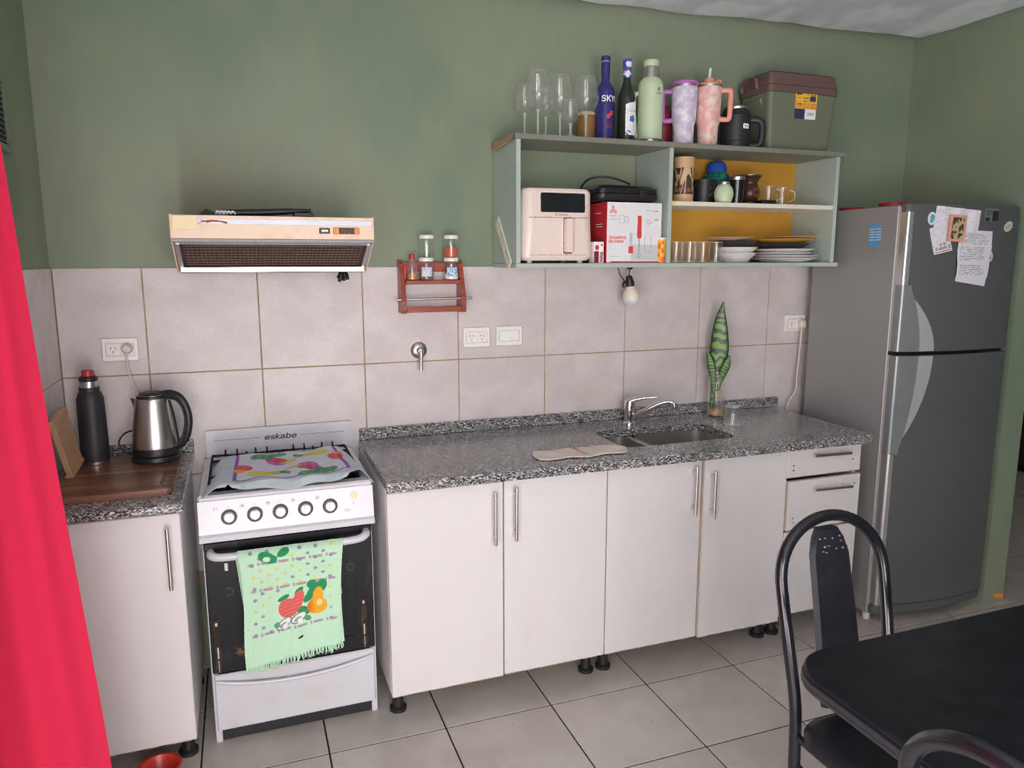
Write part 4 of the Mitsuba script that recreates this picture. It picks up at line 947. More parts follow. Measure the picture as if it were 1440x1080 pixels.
# oven door: the dark inner sheet faces out, with a pressed recess
dr_ = k + '__oven_door'
face = rblock(CX0 + .018, CX1 - .018, 0, .012, .245, .694, .004, .001)
dm = bx(CX0 + .005, CX1 - .005, -.5115, -.5005, .252, .695, .003)
dm = diff(dm, front(ext(sbox(CX0 + .062, .306, CX1 - .062, .640).buffer(-.014).buffer(.014, 5), .02), -.5080), )
put(dr_, dm, 'mat_oven_black', label='bare dark enamelled oven door')
put(dr_ + '__top_rail', bx(CX0 + .004, CX1 - .004, -.516, -.5005, .676, .699, .002), 'mat_oven_black', label='dark top edge')
put(dr_ + '__handle', cat_(tube([(CX0 + .024, -.513, .671), (CX0 + .030, -.542, .667), (CX0 + .075, -.555, .663), (.708, -.557, .664), (CX1 - .075, -.555, .667), (CX1 - .030, -.542, .675), (CX1 - .024, -.513, .679)], [.011, .0135, .0125, .012, .0125, .0135, .011], 14)), 'mat_white_enamel', 50, label='white bowed handle bar')
for x, nm in ((.466, 'hinge'), (.936, 'hinge')):
    h = put(dr_ + '__hinge', diff(bx(x - .010, x + .010, -.5150, -.5110, .270, .440, .001), bx(x - .0045, x + .0045, -.52, -.5125, .300, .432)), 'mat_dark_rust', label='rusty hinge bracket')
    put(h + '__spring', cat_(bx(x - .003, x + .003, -.5145, -.5128, .305, .345, .0008), bx(x - .004, x + .004, -.5145, -.5128, .418, .430, .0008), bx(x - .0015, x + .0015, -.5165, -.5148, .258, .300, .0006)), 'mat_dull_chrome', label='bare metal pieces', kind='stuff')
for x in (.505,):
    put(dr_ + '__paper_tag', bx(.5005, .512, -.5095, -.5078, .600, .625), 'mat_paper', label='small white tag')
for x, z in ((.511, .648), (.511, .528), (.897, .556)):
    put(dr_ + '__pressed_ring', mv(rot(lathe([(.009, 0), (.015, 0), (.015, .0012), (.0095, .0012)], 24), 90, (1, 0, 0)), (x, -.5078, z)), 'mat_print_black', 35)
d2 = put(k + '__drawer', bx(CX0 + .008, CX1 - .008, -.512, -.4998, .048, .246, .004), 'mat_white_enamel', label='white warming drawer')
xs = np.linspace(CX0 + .014, CX1 - .014, 30); q = (xs - .708) / .254
put(d2 + '__grip', tube([(x, -.513 - .012 * (1 - a * a) ** .5, .226 - .028 * (1 - a * a)) for x, a in zip(xs, q * .995)], .0065, 10, 2), 'mat_white_enamel', 50, label='curved pressed grip')

def u_of(P): return P
u, v = wav(56, 40)                                       # cloth over the grates
xL, xR = .452 + .022 * v, .985 - .030 * v
fy_ = -.532 + .012 * np.sin(u * 19 + 2.2) + .050 * np.clip((u - .70) / .25, 0, 1) * np.clip((1 - u) / .08, 0, 1) - .03 * np.clip((.06 - u) / .06, 0, 1) + .035 * np.exp(-((u - .14) / .07) ** 2)
by_ = -.150 + .015 * np.sin(u * 9) + .02 * (u - .5) - .05 * np.clip((.08 - u) / .08, 0, 1) - .05 * np.clip((u - .92) / .08, 0, 1)
X_ = xL + (xR - xL) * u; Y_ = fy_ + (by_ - fy_) * v
Z_ = .8815 + .0035 * np.sin(u * 21) * np.sin(v * 9 + u * 3) + .006 * meshkit.noise(np.stack([u * 7, v * 6, u * 0], -1), 6) - .026 * np.clip((.075 - u) / .075, 0, 1) ** 1.2 - .036 * np.clip((u - .925) / .075, 0, 1) ** 1.2
Z_ -= .022 * np.clip((.10 - v) / .10, 0, 1) * np.clip(np.sin(u * PI * 1.0), 0, 1) * (Y_ < -.51)
m, uv = sheet(np.stack([X_, Y_, Z_], -1), .0022)
k = root('stove_cloth', 'pale grey-lilac cloth printed with fruit spread over the cooker grates', 'cloth')
put(k, m, 'mat_stove_cloth', True, uv=uv)

# towel over the oven handle
k = root('kitchen_towel', 'mint green fringed towel printed with fruit hanging over the oven door handle', 'towel')
u, v = wav(40, 64)
zt, zb = .6795, .300
x_l = .543 + .012 * v + .006 * np.sin(v * 5); x_r = .869 - .012 * v - .008 * np.sin(v * 3.5)
X_ = x_l + (x_r - x_l) * u
Zf = zt - (zt - (.285 + .045 * u ** .8)) * v
fold = .007 * np.sin(u * 10 + v * 1.5 + 1) * (.25 + .75 * v) + .004 * np.sin(u * 23 + v * 3) * v
Yf = -.5725 - .004 * v - np.abs(fold) - .003
Yf = np.where(v < .04, -.5575 - .0155 * np.sin(np.clip(v / .04, 0, 1) * PI / 2) - np.abs(fold), Yf)
m, uv = sheet(np.stack([X_, Yf, Zf], -1)[::-1], .0025)
uv = np.stack([uv[:, 0], 1 - uv[:, 1]], 1)
put(k + '__cloth', m, 'mat_towel', True, uv=uv)
u2, v2 = wav(24, 20)
Xb = .536 + (.845 - .536) * u2 + .018 * v2
m, _ = sheet(np.stack([Xb, np.where(v2 < .1, -.557 + .0150 * (v2 / .1), -.5415) + 0 * u2 + .003 * np.sin(u2 * 8), .6795 - .20 * v2 - .02 * (1 - u2)], -1), .0025)
put(k + '__back_fall', m, 'mat_towel_plain', True, label='plain back half of the towel')
fr = []
rf = np.random.default_rng(3)
for i in range(60):
    t = (i + .5) / 60; j = min(int(t * 39), 39)
    x = float(.551 + t * (.8540 - .551)); z = .285 + .045 * t ** .8; y = float(np.interp(t, u[-1], Yf[-1]))
    l = .016 + .012 * rf.random()
    fr.append(tube([(x, y, z + .002), (x + rf.normal(0, .002), y - .001, z - l * .6), (x + rf.normal(0, .004), y, z - l)], [.0026, .0022, .0010], 5, 3))
put(k + '__fringe', cat_(*fr), 'mat_towel_plain', True, label='short fringe along the hem', kind='stuff')

# ------------------------------------------------------------------ red bowl on the floor
k = root('red_bowl', 'red plastic bowl on the floor under the left base cabinet', 'bowl')
put(k, lathe([(0, .0), (.036, 0), (.040, .003), (.058, .040), (.064, .044), (.064, .047), (.056, .047), (.038, .008), (.036, .006), (0, .006)], 40), 'mat_bowl_red', 35, tw=T().translate([.283, -.628, .0015]))

# ------------------------------------------------------------------ wall shelf
SX, SR, SD = 1.586, 3.094, -.270
ST0, ST1, SB0, SB1 = 2.022, 2.042, 1.5505, 1.5680
k = root('wall_shelf', 'sage green wooden wall shelf with two bays, mustard back on the right', 'shelf')
put(k + '__top_board', bx(SX - .006, SR + .026, SD - .004, -.001, ST0, ST1, .0015), 'mat_shelf_top', label='darker olive grey top board')
put(k + '__bottom_board', bx(SX - .002, SR + .022, SD - .004, -.001, SB0, SB1, .0015), 'mat_shelf_green')
for x in (SX, 2.238, SR - .018): put(k + '__side_panel' if x != 2.238 else k + '__divider', bx(x, x + .018, SD, -.001, SB1 + .0002, ST0 - .0002, .0012), 'mat_shelf_green')
put(k + '__middle_board', bx(2.2565, SR - .0185, SD + .004, -.008, 1.797, 1.815, .001), 'mat_shelf_cream', label='cream middle board')
put(k + '__back_board', bx(2.2565, SR - .0185, -.007, -.001, SB1 + .0003, ST0 - .0003), 'mat_mustard', label='mustard yellow back board')
put(k + '__price_tag', bx(2.262, 2.274, SD + .0028, SD + .0038, 1.799, 1.813), 'mat_print_yellow', label='yellow spot at the left end of the middle board')
put(k + '__broken_corner', hull([(SX - .010, -.26, ST0 + .004), (SX - .010, -.01, ST0 - .012), (SX - .0065, -.26, ST1 + .002), (SX - .0065, -.01, ST1 - .002), (SX - .012, -.14, ST0 - .004), (SX - .0065, -.14, ST0 - .010), (SX - .0065, -.02, ST0 - .012)]), 'mat_chipboard', label='chipped raw wood at the upper left corner')
br_ = bx(.006, .012, -.024, .024, -.118, .118, .002)
for z in (-.075, .02): br_ = diff(br_, bx(-.01, .03, -.008, .008, z, z + .055))
put(k + '__bracket', br_, 'mat_shelf_cream', tw=T().translate([SX - .0130, -.135, 1.648]).rotate([1, 0, 0], -40), label='slotted cream bracket on the left side')

TOP = ST1 + .0005
def goblet(x, y, s, hs, lab, grp='wine glasses on the shelf'):
    """s scales the bowl, hs the stem height."""
    k = root('wine_glass', lab, 'glass', grp)
    bz = TOP + hs
    prof = [(.0001, 0), (.013 * s, .002 * s), (.031 * s, .017 * s), (.0420 * s, .042 * s), (.0430 * s, .060 * s), (.0385 * s, .092 * s), (.031 * s, .122 * s)]
    put(k + '__bowl', lathe(spline([(a, 0, b) for a, b in prof], 4)[:, [0, 2]], 44, x, y, bz), 'mat_veiled_glass', True)
    put(k + '__stem', lathe([(0, 0), (.033 * s, 0), (.033 * s, .0018), (.012, .005), (.0045, .014), (.0042, hs - .02), (.006, hs - .006), (.011 * s, hs + .0025), (0, hs + .0015)], 28, x, y, TOP), 'mat_stem_glass', 35)
    put(k + '__rim', tube([(x + .031 * s * math.cos(t), y + .031 * s * math.sin(t), bz + .122 * s) for t in np.linspace(0, 2 * PI, 28, endpoint=False)], .0009, 6, 2, True), 'mat_stem_glass', True)
goblet(1.680, -.110, .86, .100, 'leftmost wine glass on the shelf, half behind the tallest one')
goblet(1.702, -.195, 1.12, .100, 'tallest wine glass, second from the left on the shelf')
goblet(1.776, -.095, .86, .095, 'small wine glass behind and between the two big left ones')
goblet(1.800, -.180, 1.12, .095, 'big wine glass in the middle of the row on the shelf')
goblet(1.815, -.245, .70, .048, 'smallest short-stemmed glass on the shelf, before the amber jar')
goblet(1.905, -.190, 1.12, .095, 'rightmost big wine glass, next to the blue bottle')
k = root('amber_jar', 'amber brown jar with a dark lid half hidden between wine glass and blue bottle', 'jar')
put(k + '__body', lathe([(0, 0), (.034, 0), (.036, .004), (.036, .100), (.032, .108), (0, .108)], 32, 1.945, -.110, TOP), 'mat_amber_jar', 35)
put(k + '__lid', lathe([(0, .108), (.034, .108), (.034, .120), (0, .121)], 32, 1.945, -.110, TOP), 'mat_carved_pale', 35)

bxx, byy = 2.010, -.145
k = root('vodka_bottle', 'tall cobalt blue glass bottle with white lettering on the shelf', 'bottle')
put(k + '__body', lathe([(0, 0), (.035, 0), (.037, .003), (.037, .190), (.034, .210), (.022, .228), (.0165, .236), (.0165, .275), (0, .276)], 40, bxx, byy, TOP), 'mat_cobalt', 35)
put(k + '__cap', lathe([(0, .262), (.0180, .262), (.0180, .308), (.0178, .309), (.0185, .310), (.0185, .328), (.017, .330), (0, .330)], 32, bxx, byy, TOP), 'mat_cobalt_cap', 35)
va = -PI / 2 - .43
put(k + '__lettering', wrap(sub(text('SKYY', .0225, True, .0006), .004), .0371, bxx, byy, TOP + .166, -1.34), 'mat_print_white', label='white lettering')
put(k + '__fruit_print', cat_(*[wrap(sub(plate_flat(g, .0006), .004), .0371, bxx, byy, TOP + .105, va + .55) for g in (ell(-.006, -.006, .008, .011, -30), ell(.006, .006, .008, .011, -30))]), 'mat_print_red', label='red fruit print')
put(k + '__small_print', cat_(*[wrap(sub(plate_flat(sbox(-.016, z, .016, z + .003), .0006), .004), .0371, bxx, byy, TOP + .066, va + .42) for z in (0, -.010)]), 'mat_print_darkred')
put(k + '__cap_band', wrap(sub(plate_flat(sbox(-.05, -.0008, .05, .0008), .0005), .004), .0181, bxx, byy, TOP + .309, va), 'mat_print_white')
bxx, byy = 2.098, -.160
k = root('wine_bottle', 'dark green wine bottle with blue and white capsule and pale label', 'bottle')
put(k + '__body', lathe([(0, 0), (.035, 0), (.0365, .003), (.0365, .170), (.033, .192), (.020, .222), (.0150, .240), (.0145, .285), (0, .286)], 40, bxx, byy, TOP), 'mat_wine_glass', 35)
put(k + '__capsule', lathe([(0, .252), (.0163, .252), (.0170, .300), (.0175, .304), (.0175, .322), (.016, .324), (0, .324)], 32, bxx, byy, TOP), 'mat_wine_cap', 35)
pl_ = sub(plate_flat(Polygon([(-.028, -.066), (.028, -.066), (.028, .075), (.010, .062), (-.010, .058), (-.028, .052)]), .0006), .005)
uv = np.stack([(pl_.vertices[:, 0] + .028) / .056, (pl_.vertices[:, 1] + .066) / .141], 1)
lk = put(k + '__label', wrap(pl_, .0367, bxx, byy, TOP + .095, va + .62), 'mat_wine_label', False, uv=uv, label='pale label with blue ornament')
put(lk + '__lettering', wrap(sub(text('TARDIO', .0085, False, .0004), .003), .0375, bxx, byy, TOP + .122, va + .62), 'mat_print_grey')
put(lk + '__emblem', cat_(*[wrap(sub(plate_flat(ell(.008 * math.cos(a), .008 * math.sin(a), .006, .006), .0005), .003), .0375, bxx, byy, TOP + .092, va + .64) for a in np.linspace(0, 2 * PI, 6)[:-1]], wrap(sub(plate_flat(ell(0, 0, .007, .007), .0005), .003), .0375, bxx, byy, TOP + .092, va + .64)), 'mat_print_blue', label='blue flower emblem')
bxx, byy = 2.212, -.150
k = root('vacuum_flask', 'tall pale green vacuum flask with steel neck on the shelf', 'thermos flask')
put(k + '__body', lathe([(0, .022), (.049, .022), (.0505, .026), (.0505, .225), (.047, .246), (.034, .262), (0, .264)], 44, bxx, byy, TOP), 'mat_mint', 35)
put(k + '__base_ring', lathe([(0, 0), (.036, 0), (.038, .002), (.038, .022), (0, .0222)], 40, bxx, byy, TOP), 'mat_steel', 35)
put(k + '__neck', lathe([(0, .262), (.0355, .262), (.030, .304), (0, .305)], 40, bxx, byy, TOP), 'mat_steel', 35, label='steel neck')
put(k + '__cap', lathe([(0, .305), (.0305, .305), (.031, .309), (.030, .328), (.027, .331), (0, .331)], 40, bxx, byy, TOP), 'mat_mint', 35)
hh = np.array([-.78, .30, 0]) / .836
put(k + '__handle', tube([np.array([bxx, byy, TOP]) + hh * r + np.array([0, 0, z]) for r, z in ((.048, .205), (.064, .198), (.069, .17), (.067, .13), (.062, .08), (.060, .05), (.047, .03))], .0045, 8, flat=2.0), 'mat_mint', 50)
put(k + '__emblem', cat_(wrap(sub(text('K', .0125, True, .0005), .003), .0507, bxx, byy, TOP + .213, va + .62), wrap(sub(text('STANLEY', .0052, False, .0004), .003), .0507, bxx, byy, TOP + .197, va + .62)), 'mat_print_black', label='small black emblem and lettering')
def tumbler(name, lab, x, y, body, hm, hang, top, hl, extra=None):
    k = root(name, lab, 'tumbler', None)
    put(k + '__body', lathe([(0, 0), (.039, 0), (.041, .003), (.043, .085), (.0495, .108), (.0525, hl), (0, hl)], 44, x, y, TOP), body, 35)
    put(k + '__steel_rim', lathe([(0, hl), (.0515, hl), (.0515, hl + .009), (0, hl + .009)], 40, x, y, TOP), 'mat_dull_chrome', 35)
    hd = np.array([math.cos(hang), math.sin(hang), 0])
    z1, z0 = hl - .012, hl - .128
    put(k + '__handle', tube([np.array([x, y, TOP]) + hd * r + np.array([0, 0, z]) for r, z in ((.050, z1), (.078, z1), (.088, z1 - .006), (.0885, (z0 + z1) / 2), (.086, z0 + .008), (.076, z0), (.047, z0 + .002))], .0072, 10, 6, flat=1.5), hm, 50)
    return k
kp = tumbler('travel_tumbler', 'lilac marbled travel tumbler with violet handle and lid', 2.372, -.150, 'mat_lilac', 'mat_violet', PI - .50, None, .236)
put(kp + '__lid', lathe([(0, .2455), (.0545, .2455), (.0555, .249), (.053, .259), (.047, .262), (0, .261)], 44, 2.372, -.150, TOP), 'mat_violet', 35, label='violet lid')
kp = tumbler('travel_tumbler', 'pink marbled travel tumbler with coral handle and a straw', 2.486, -.155, 'mat_pink_marble', 'mat_coral', -.58, None, .243)
put(kp + '__lid', lathe([(0, .2525), (.049, .2525), (.049, .258), (.021, .259), (.0205, .276), (.018, .281), (0, .282)], 40, 2.486, -.155, TOP), 'mat_coral', 35, label='coral lid with a spout')
put(kp + '__lid_tab', tube([(2.500, -.160, TOP + .262), (2.515, -.165, TOP + .272), (2.53, -.172, TOP + .274), (2.528, -.172, TOP + .262)], .004, 8), 'mat_coral', True)
put(kp + '__straw', tube([(2.484, -.155, TOP + .27), (2.488, -.157, TOP + .322)], .0058, 12), 'mat_straw', 40, label='pale straw')
k = root('dark_red_jar', 'dark red jar mostly hidden behind the lilac tumbler', 'jar')
put(k + '__body', lathe([(0, 0), (.036, 0), (.038, .004), (.038, .14), (.030, .16), (.026, .175), (0, .175)], 32, 2.325, -.062, TOP), 'mat_dark_red_jar', 35)
bxx, byy = 2.628, -.150
k = root('black_jug', 'squat matt black insulated jug with steel lid before the cool box', 'jug')
put(k + '__body', lathe([(0, 0), (.060, 0), (.063, .004), (.063, .028), (.0615, .030), (.0615, .034), (.063, .036), (.063, .128), (.0615, .130), (.0615, .134), (.062, .136), (.056, .150), (.052, .163), (0, .164)], 44, bxx, byy, TOP), 'mat_jug_black', 35)
put(k + '__lid', lathe([(0, .164), (.050, .164), (.052, .167), (.052, .174), (.040, .180), (.018, .183), (0, .184)], 40, bxx, byy, TOP), 'mat_dull_chrome', 35, label='steel lid')
hd = np.array([math.cos(-.50), math.sin(-.50), 0])
put(k + '__handle', tube([np.array([bxx, byy, TOP]) + hd * r + np.array([0, 0, z]) for r, z in ((.058, .125), (.095, .122), (.110, .105), (.112, .07), (.108, .035), (.095, .020), (.060, .020))], .0095, 12, 6, flat=1.4), 'mat_jug_black', 50)
p = sub(plate_flat(sbox(-.014, -.008, .014, .008).buffer(.002), .0008), .004)
lk = put(k + '__label', wrap(p, .0632, bxx, byy, TOP + .092, va + .58), 'mat_print_white', label='small white label')
put(lk + '__lettering', wrap(sub(plate_flat(unary_union([sbox(-.010, -.002, -.006, .003), sbox(-.004, -.002, 0, .003), sbox(.002, -.002, .010, .003)]), .0004), .003), .0641, bxx, byy, TOP + .092, va + .58), 'mat_print_grey')

k = root('cool_box', 'olive green cool box with brown lid on the right end of the shelf', 'cool box')
cy0, cy1 = -.218, -.016
def csec(x0, x1, y0, y1, z, r): return rrect(x0, x1, y0, y1, r, z, 6)
put(k + '__body', loft([csec(2.764, 3.076, cy0 + .012, cy1 - .010, TOP, .018), csec(2.760, 3.080, cy0 + .010, cy1 - .008, TOP + .006, .02), csec(2.744, 3.104, cy0, cy1, TOP + .238, .02), csec(2.745, 3.103, cy0 + .001, cy1, TOP + .240, .02)]), 'mat_cooler_green', 35)
put(k + '__rim', loft([csec(2.739, 3.109, cy0 - .005, cy1 + .004, TOP + .2405, .024), csec(2.738, 3.110, cy0 - .006, cy1 + .004, TOP + .268, .024)]), 'mat_cooler_lid', 35, label='brown rim')
put(k + '__lid', loft([csec(2.742, 3.106, cy0 - .002, cy1 + .002, TOP + .2705, .022), csec(2.742, 3.106, cy0 - .002, cy1 + .002, TOP + .290, .022), csec(2.746, 3.102, cy0 + .002, cy1, TOP + .292, .02), csec(2.748, 3.100, cy0 + .004, cy1 - .002, TOP + .318, .02), csec(2.756, 3.092, cy0 + .012, cy1 - .008, TOP + .324, .02)]), 'mat_cooler_lid', 35, label='brown lid')
put(k + '__handle', tube([(2.7360, -.150, TOP + .262), (2.728, -.150, TOP + .272), (2.726, -.145, TOP + .30), (2.726, -.10, TOP + .308), (2.728, -.05, TOP + .290), (2.736, -.045, TOP + .262)], .006, 8, flat=1.5), 'mat_cooler_lid', 50)
put(k + '__side_grip', hull([(2.7485, -.165, TOP + .185), (2.7485, -.060, TOP + .185), (2.745, -.165, TOP + .222), (2.745, -.06, TOP + .222), (2.738, -.16, TOP + .215), (2.738, -.065, TOP + .215)]), 'mat_cooler_green')
lean = math.degrees(math.atan2(.010, .232))
pl_ = plate_flat(sbox(-.053, -.041, .053, .041).buffer(.004), .0008)
uv = np.stack([(pl_.vertices[:, 0] + .057) / .114, (pl_.vertices[:, 1] + .045) / .09], 1)
def on_cooler(x, z, off=0): return T().translate([x, cy0 + .010 - .010 * (z - TOP) / .238 - .0002 - off, z]).rotate([1, 0, 0], 90 + lean)
lk = put(k + '__sticker', pl_, 'mat_cooler_label', False, uv=uv, tw=on_cooler(2.936, 2.265), label='yellow-orange product sticker')
put(lk + '__barcode_panel', cat_(plate_flat(sbox(0, -.019, .053, .019).buffer(.003))), 'mat_print_white', tw=on_cooler(2.936, 2.201))
put(lk + '__dark_panel', cat_(plate_flat(sbox(-.055, -.021, -.002, .022).buffer(.001))), 'mat_navy', tw=on_cooler(2.936, 2.201))
put(lk + '__barcode', cat_(*[plate_flat(sbox(.012 + .0045 * i, -.006, .0145 + .0045 * i, .006)) for i in range(8)]), 'mat_print_grey', tw=on_cooler(2.936, 2.2015, .0006))
put(lk + '__emblem', cat_(plate_flat(sbox(-.049, .015, -.028, .037).buffer(.002))), 'mat_thermos_black', tw=on_cooler(2.936, 2.265, .0008))
# ------------------------------------------------------------------ left bay of the shelf
B = SB1 + .0005
k = root('air_fryer', 'cream air fryer with a black display in the left bay of the shelf', 'air fryer')
ax0, ax1, ay0, ay1 = 1.612, 1.916, -.262, -.020
put(k + '__body', loft([csec(ax0 + .012, ax1 - .012, ay0 + .012, ay1, B + .010, .04), csec(ax0, ax1, ay0, ay1, B + .026, .035), csec(ax0 + .001, ax1 - .001, ay0 + .001, ay1, B + .16, .05), csec(ax0 + .008, ax1 - .006, ay0 + .006, ay1 - .004, B + .268, .035), csec(ax0 + .016, ax1 - .014, ay0 + .014, ay1 - .012, B + .281, .035), csec(ax0 + .035, ax1 - .033, ay0 + .033, ay1 - .03, B + .286, .03)]), 'mat_fryer', 35)
put(k + '__display', rot(mv(plate(sbox(-.086, -.030, .086, .030).buffer(.006), 0, .004), (1.781, ay0 + .0050, B + .228)), -2.6, (1, 0, 0), (0, ay0 + .005, B + .228)), 'mat_screen', label='black display')
put(k + '__lettering', ftext('Liliana', .0080, 1.782, ay0 + .0008, B + .1835, True, 0, 1.1), 'mat_print_grey')
put(k + '__emblem', plate(sbox(-.0045, -.0045, .0045, .0045).difference(sbox(-.002, -.003, .002, .003)), 0, .0006).apply_translation((1.752, ay0 + .0008, B + .1835)), 'mat_print_grey')
put(k + '__seam', cat_(bx(ax0 + .03, ax1 - .03, ay0 - .0002, ay0 + .004, B + .1715, B + .1730), bx(ax0 + .03, ax1 - .03, ay0 - .0002, ay0 + .004, B + .0300, B + .0312)), 'mat_gourd_patch', label='thin seams of the drawer')
put(k + '__handle_groove', plate(sbox(-.0125, -.060, .0125, .064).buffer(.006), 0, .0012).apply_translation((1.801, ay0 + .0012, B + .102)), 'mat_gourd_patch', label='thin dark outline of the handle')
put(k + '__drawer_handle', loft([np.array([(a, ay0 - d, b) for a, b in zip(*np.array(sbox(-.011 * s_, -.056 - .0 * s_, .011 * s_, .062).buffer(.0055 * s_, 5).exterior.coords.xy))]) * [1, 1, 1] + [1.801, 0, B + .102] for s_, d in ((1.0, -.002), (1.0, .020), (.75, .024))]), 'mat_fryer', 40)
for x in (ax0 + .045, ax1 - .045):
    for y in (ay0 + .04, ay1 - .04): put(k + '__foot', lathe([(0, 0), (.010, 0), (.011, .012), (0, .012)], 16, x, y, B), 'mat_white_plastic', 35)
k = root('blender_box', 'red and white hand blender carton in the left bay of the shelf', 'box')
qx0, qx1, qy0, qy1, qz = 1.976, 2.222, -.250, -.060, .2375
put(k + '__carton', bx(qx0, qx1, qy0, qy1, B, B + qz, .0015), 'mat_box_white')
put(k + '__red_side', cat_(bx(qx0 - .0012, qx0 + .0005, qy0 + .002, qy1 - .002, B + .001, B + qz - .001), bx(qx0 + .018, qx1 - .004, qy0 - .0008, qy0 + .0005, B + .0015, B + .0065)), 'mat_box_red', label='red side of the carton')
F_ = qy0 - .0001
put(k + '__grey_panel', plate(sbox(2.085, B + .010, qx1 - .004, B + .072), F_, .0005), 'mat_box_grey')
lx, lz = 2.001, B + .205
tri = unary_union([ell(lx + .0085 * math.cos(a), lz + .0085 * math.sin(a), .010, .0052, math.degrees(a)) for a in (PI / 2, PI / 2 + 2 * PI / 3, PI / 2 + 4 * PI / 3)])
put(k + '__emblem', cat_(plate(tri.difference(tri.buffer(-.0028)), F_, .0007)), 'mat_print_red', label='red three-lobed emblem')
put(k + '__emblem_bar', plate(sbox(1.988, B + .183, 2.014, B + .1845), F_, .0007), 'mat_print_red')
put(k + '__lettering', ftext('licuadora', .0130, 2.0235, F_, B + .101, True, 0, .95), 'mat_print_red', label='red lettering: licuadora')
put(k + '__lettering', ftext('de mano', .0130, 2.0165, F_, B + .086, True, 0, .95), 'mat_print_red', label='red lettering: de mano')
bl = unary_union([sbox(2.1115, B + .150, 2.1285, B + .185), Polygon([(2.1125, B + .186), (2.1275, B + .186), (2.1300, B + .110), (2.1285, B + .098), (2.1115, B + .098), (2.1100, B + .110)])])
put(k + '__red_picture', plate(bl, F_, .0022), 'mat_print_red', label='picture of a red hand blender')
put(k + '__red_picture', plate(sbox(2.0745, B + .040, 2.0915, B + .064).buffer(.0015), F_, .0015), 'mat_print_red')
gr_ = [plate(Polygon([(2.1175, B + .098), (2.1225, B + .098), (2.1212, B + .040), (2.1188, B + .040)]), F_, .0016), plate(ell(2.120, B + .028, .0085, .010).difference(ell(2.120, B + .028, .006, .007)), F_, .0012),
       *[plate(sbox(x, B + .064, x + .0022, B + .100), F_, .001) for x in (2.0785, 2.0855)], *[plate(ell(x + .001, B + .108, .003, .012).difference(ell(x + .001, B + .108, .0018, .009)), F_, .001) for x in (2.0785, 2.0855)],
       plate(sbox(2.145, B + .046, 2.176, B + .110).difference(sbox(2.1462, B + .0475, 2.1748, B + .115)), F_, .001), plate(sbox(2.030, B + .156, 2.050, B + .188).difference(sbox(2.031, B + .1575, 2.049, B + .187)), F_, .001), plate(sbox(2.053, B + .160, 2.070, B + .182).difference(sbox(2.054, B + .161, 2.069, B + .181)), F_, .001),
       *[plate(sbox(2.150, z, 2.172 + .008 * (i % 2), z + .002), F_, .0008) for i, z in enumerate((B + .150, B + .158, B + .168, B + .206))], plate(sbox(2.185, B + .203, 2.205, B + .207), F_, .0008), plate(sbox(2.19, B + .168, 2.205, B + .174), F_, .0008), *[plate(sbox(1.985, z, 2.03, z + .0015), F_, .0008) for z in (B + .170, B + .026)]]
put(k + '__grey_print', cat_(*gr_), 'mat_print_grey', label='grey drawings of the attachments', kind='stuff')
put(k + '__side_print', cat_(*[bx(qx0 - .0018, qx0 - .0010, y, y + .055, z, z + .003) for y, z in ((-.20, B + .195), (-.21, B + .152), (-.21, B + .142))]), 'mat_print_white')
k = root('sandwich_maker', 'black sandwich maker lying on top of the blender carton', 'sandwich maker')
zt = B + qz + .0005
put(k + '__lower_shell', loft([csec(1.945, 2.205, -.240, -.040, zt + .006, .03), csec(1.935, 2.215, -.247, -.035, zt + .016, .035), csec(1.935, 2.215, -.247, -.035, zt + .032, .035)]), 'mat_black_plastic', 35)
put(k + '__upper_shell', loft([csec(1.935, 2.215, -.247, -.035, zt + .0345, .035), csec(1.937, 2.213, -.246, -.036, zt + .052, .035), csec(1.955, 2.195, -.225, -.055, zt + .066, .03), csec(1.985, 2.165, -.195, -.085, zt + .070, .03)]), 'mat_black_gloss', 35)
put(k + '__latch', cat_(bx(2.115, 2.150, -.256, -.247, zt + .018, zt + .050, .003), bx(2.055, 2.105, -.252, -.246, zt + .044, zt + .054, .002)), 'mat_black_plastic')
for x in (1.975, 2.175):
    for y in (-.21, -.07): put(k + '__foot', lathe([(0, 0), (.010, 0), (.010, .0065), (0, .0065)], 12, x, y, zt), 'mat_black_rubber')
put(k + '__power_cord', tube([(2.10, -.20, zt + .0745), (2.05, -.20, zt + .090), (1.995, -.19, zt + .100), (1.955, -.17, zt + .098), (1.932, -.15, zt + .088), (1.9235, -.12, zt + .065), (1.9235, -.10, zt + .030)], .0042, 8), 'mat_black_plastic', True)
k = root('small_carton', 'small dark and white carton between air fryer and blender carton', 'box')
put(k + '__carton', bx(1.919, 1.962, -.252, -.205, B, B + .083, .0012), 'mat_print_white')
put(k + '__dark_print', cat_(plate(sbox(1.9195, B + .001, 1.940, B + .046), -.2521, .0006), *[plate(sbox(1.945 + .005 * i, B + .004, 1.948 + .005 * i, B + .044), -.2521, .0006) for i in range(3)]), 'mat_dark_red_jar', label='dark lower print')
put(k + '__red_spots', cat_(plate(ell(1.932, B + .060, .009, .011), -.2521, .0006), plate(ell(1.953, B + .070, .004, .005), -.2521, .0006)), 'mat_print_red')
k = root('yellow_tube', 'yellow cardboard tube with white lid beside the blender carton', 'tube')
put(k + '__body', lathe([(0, 0), (.0155, 0), (.0155, .093), (0, .093)], 30, 2.2225 + .0, -.251, B), 'mat_tube_yellow', 35)
put(k + '__lid', lathe([(0, .093), (.0163, .093), (.0163, .100), (.015, .1015), (0, .1015)], 30, 2.2225, -.251, B), 'mat_white_plastic', 35)

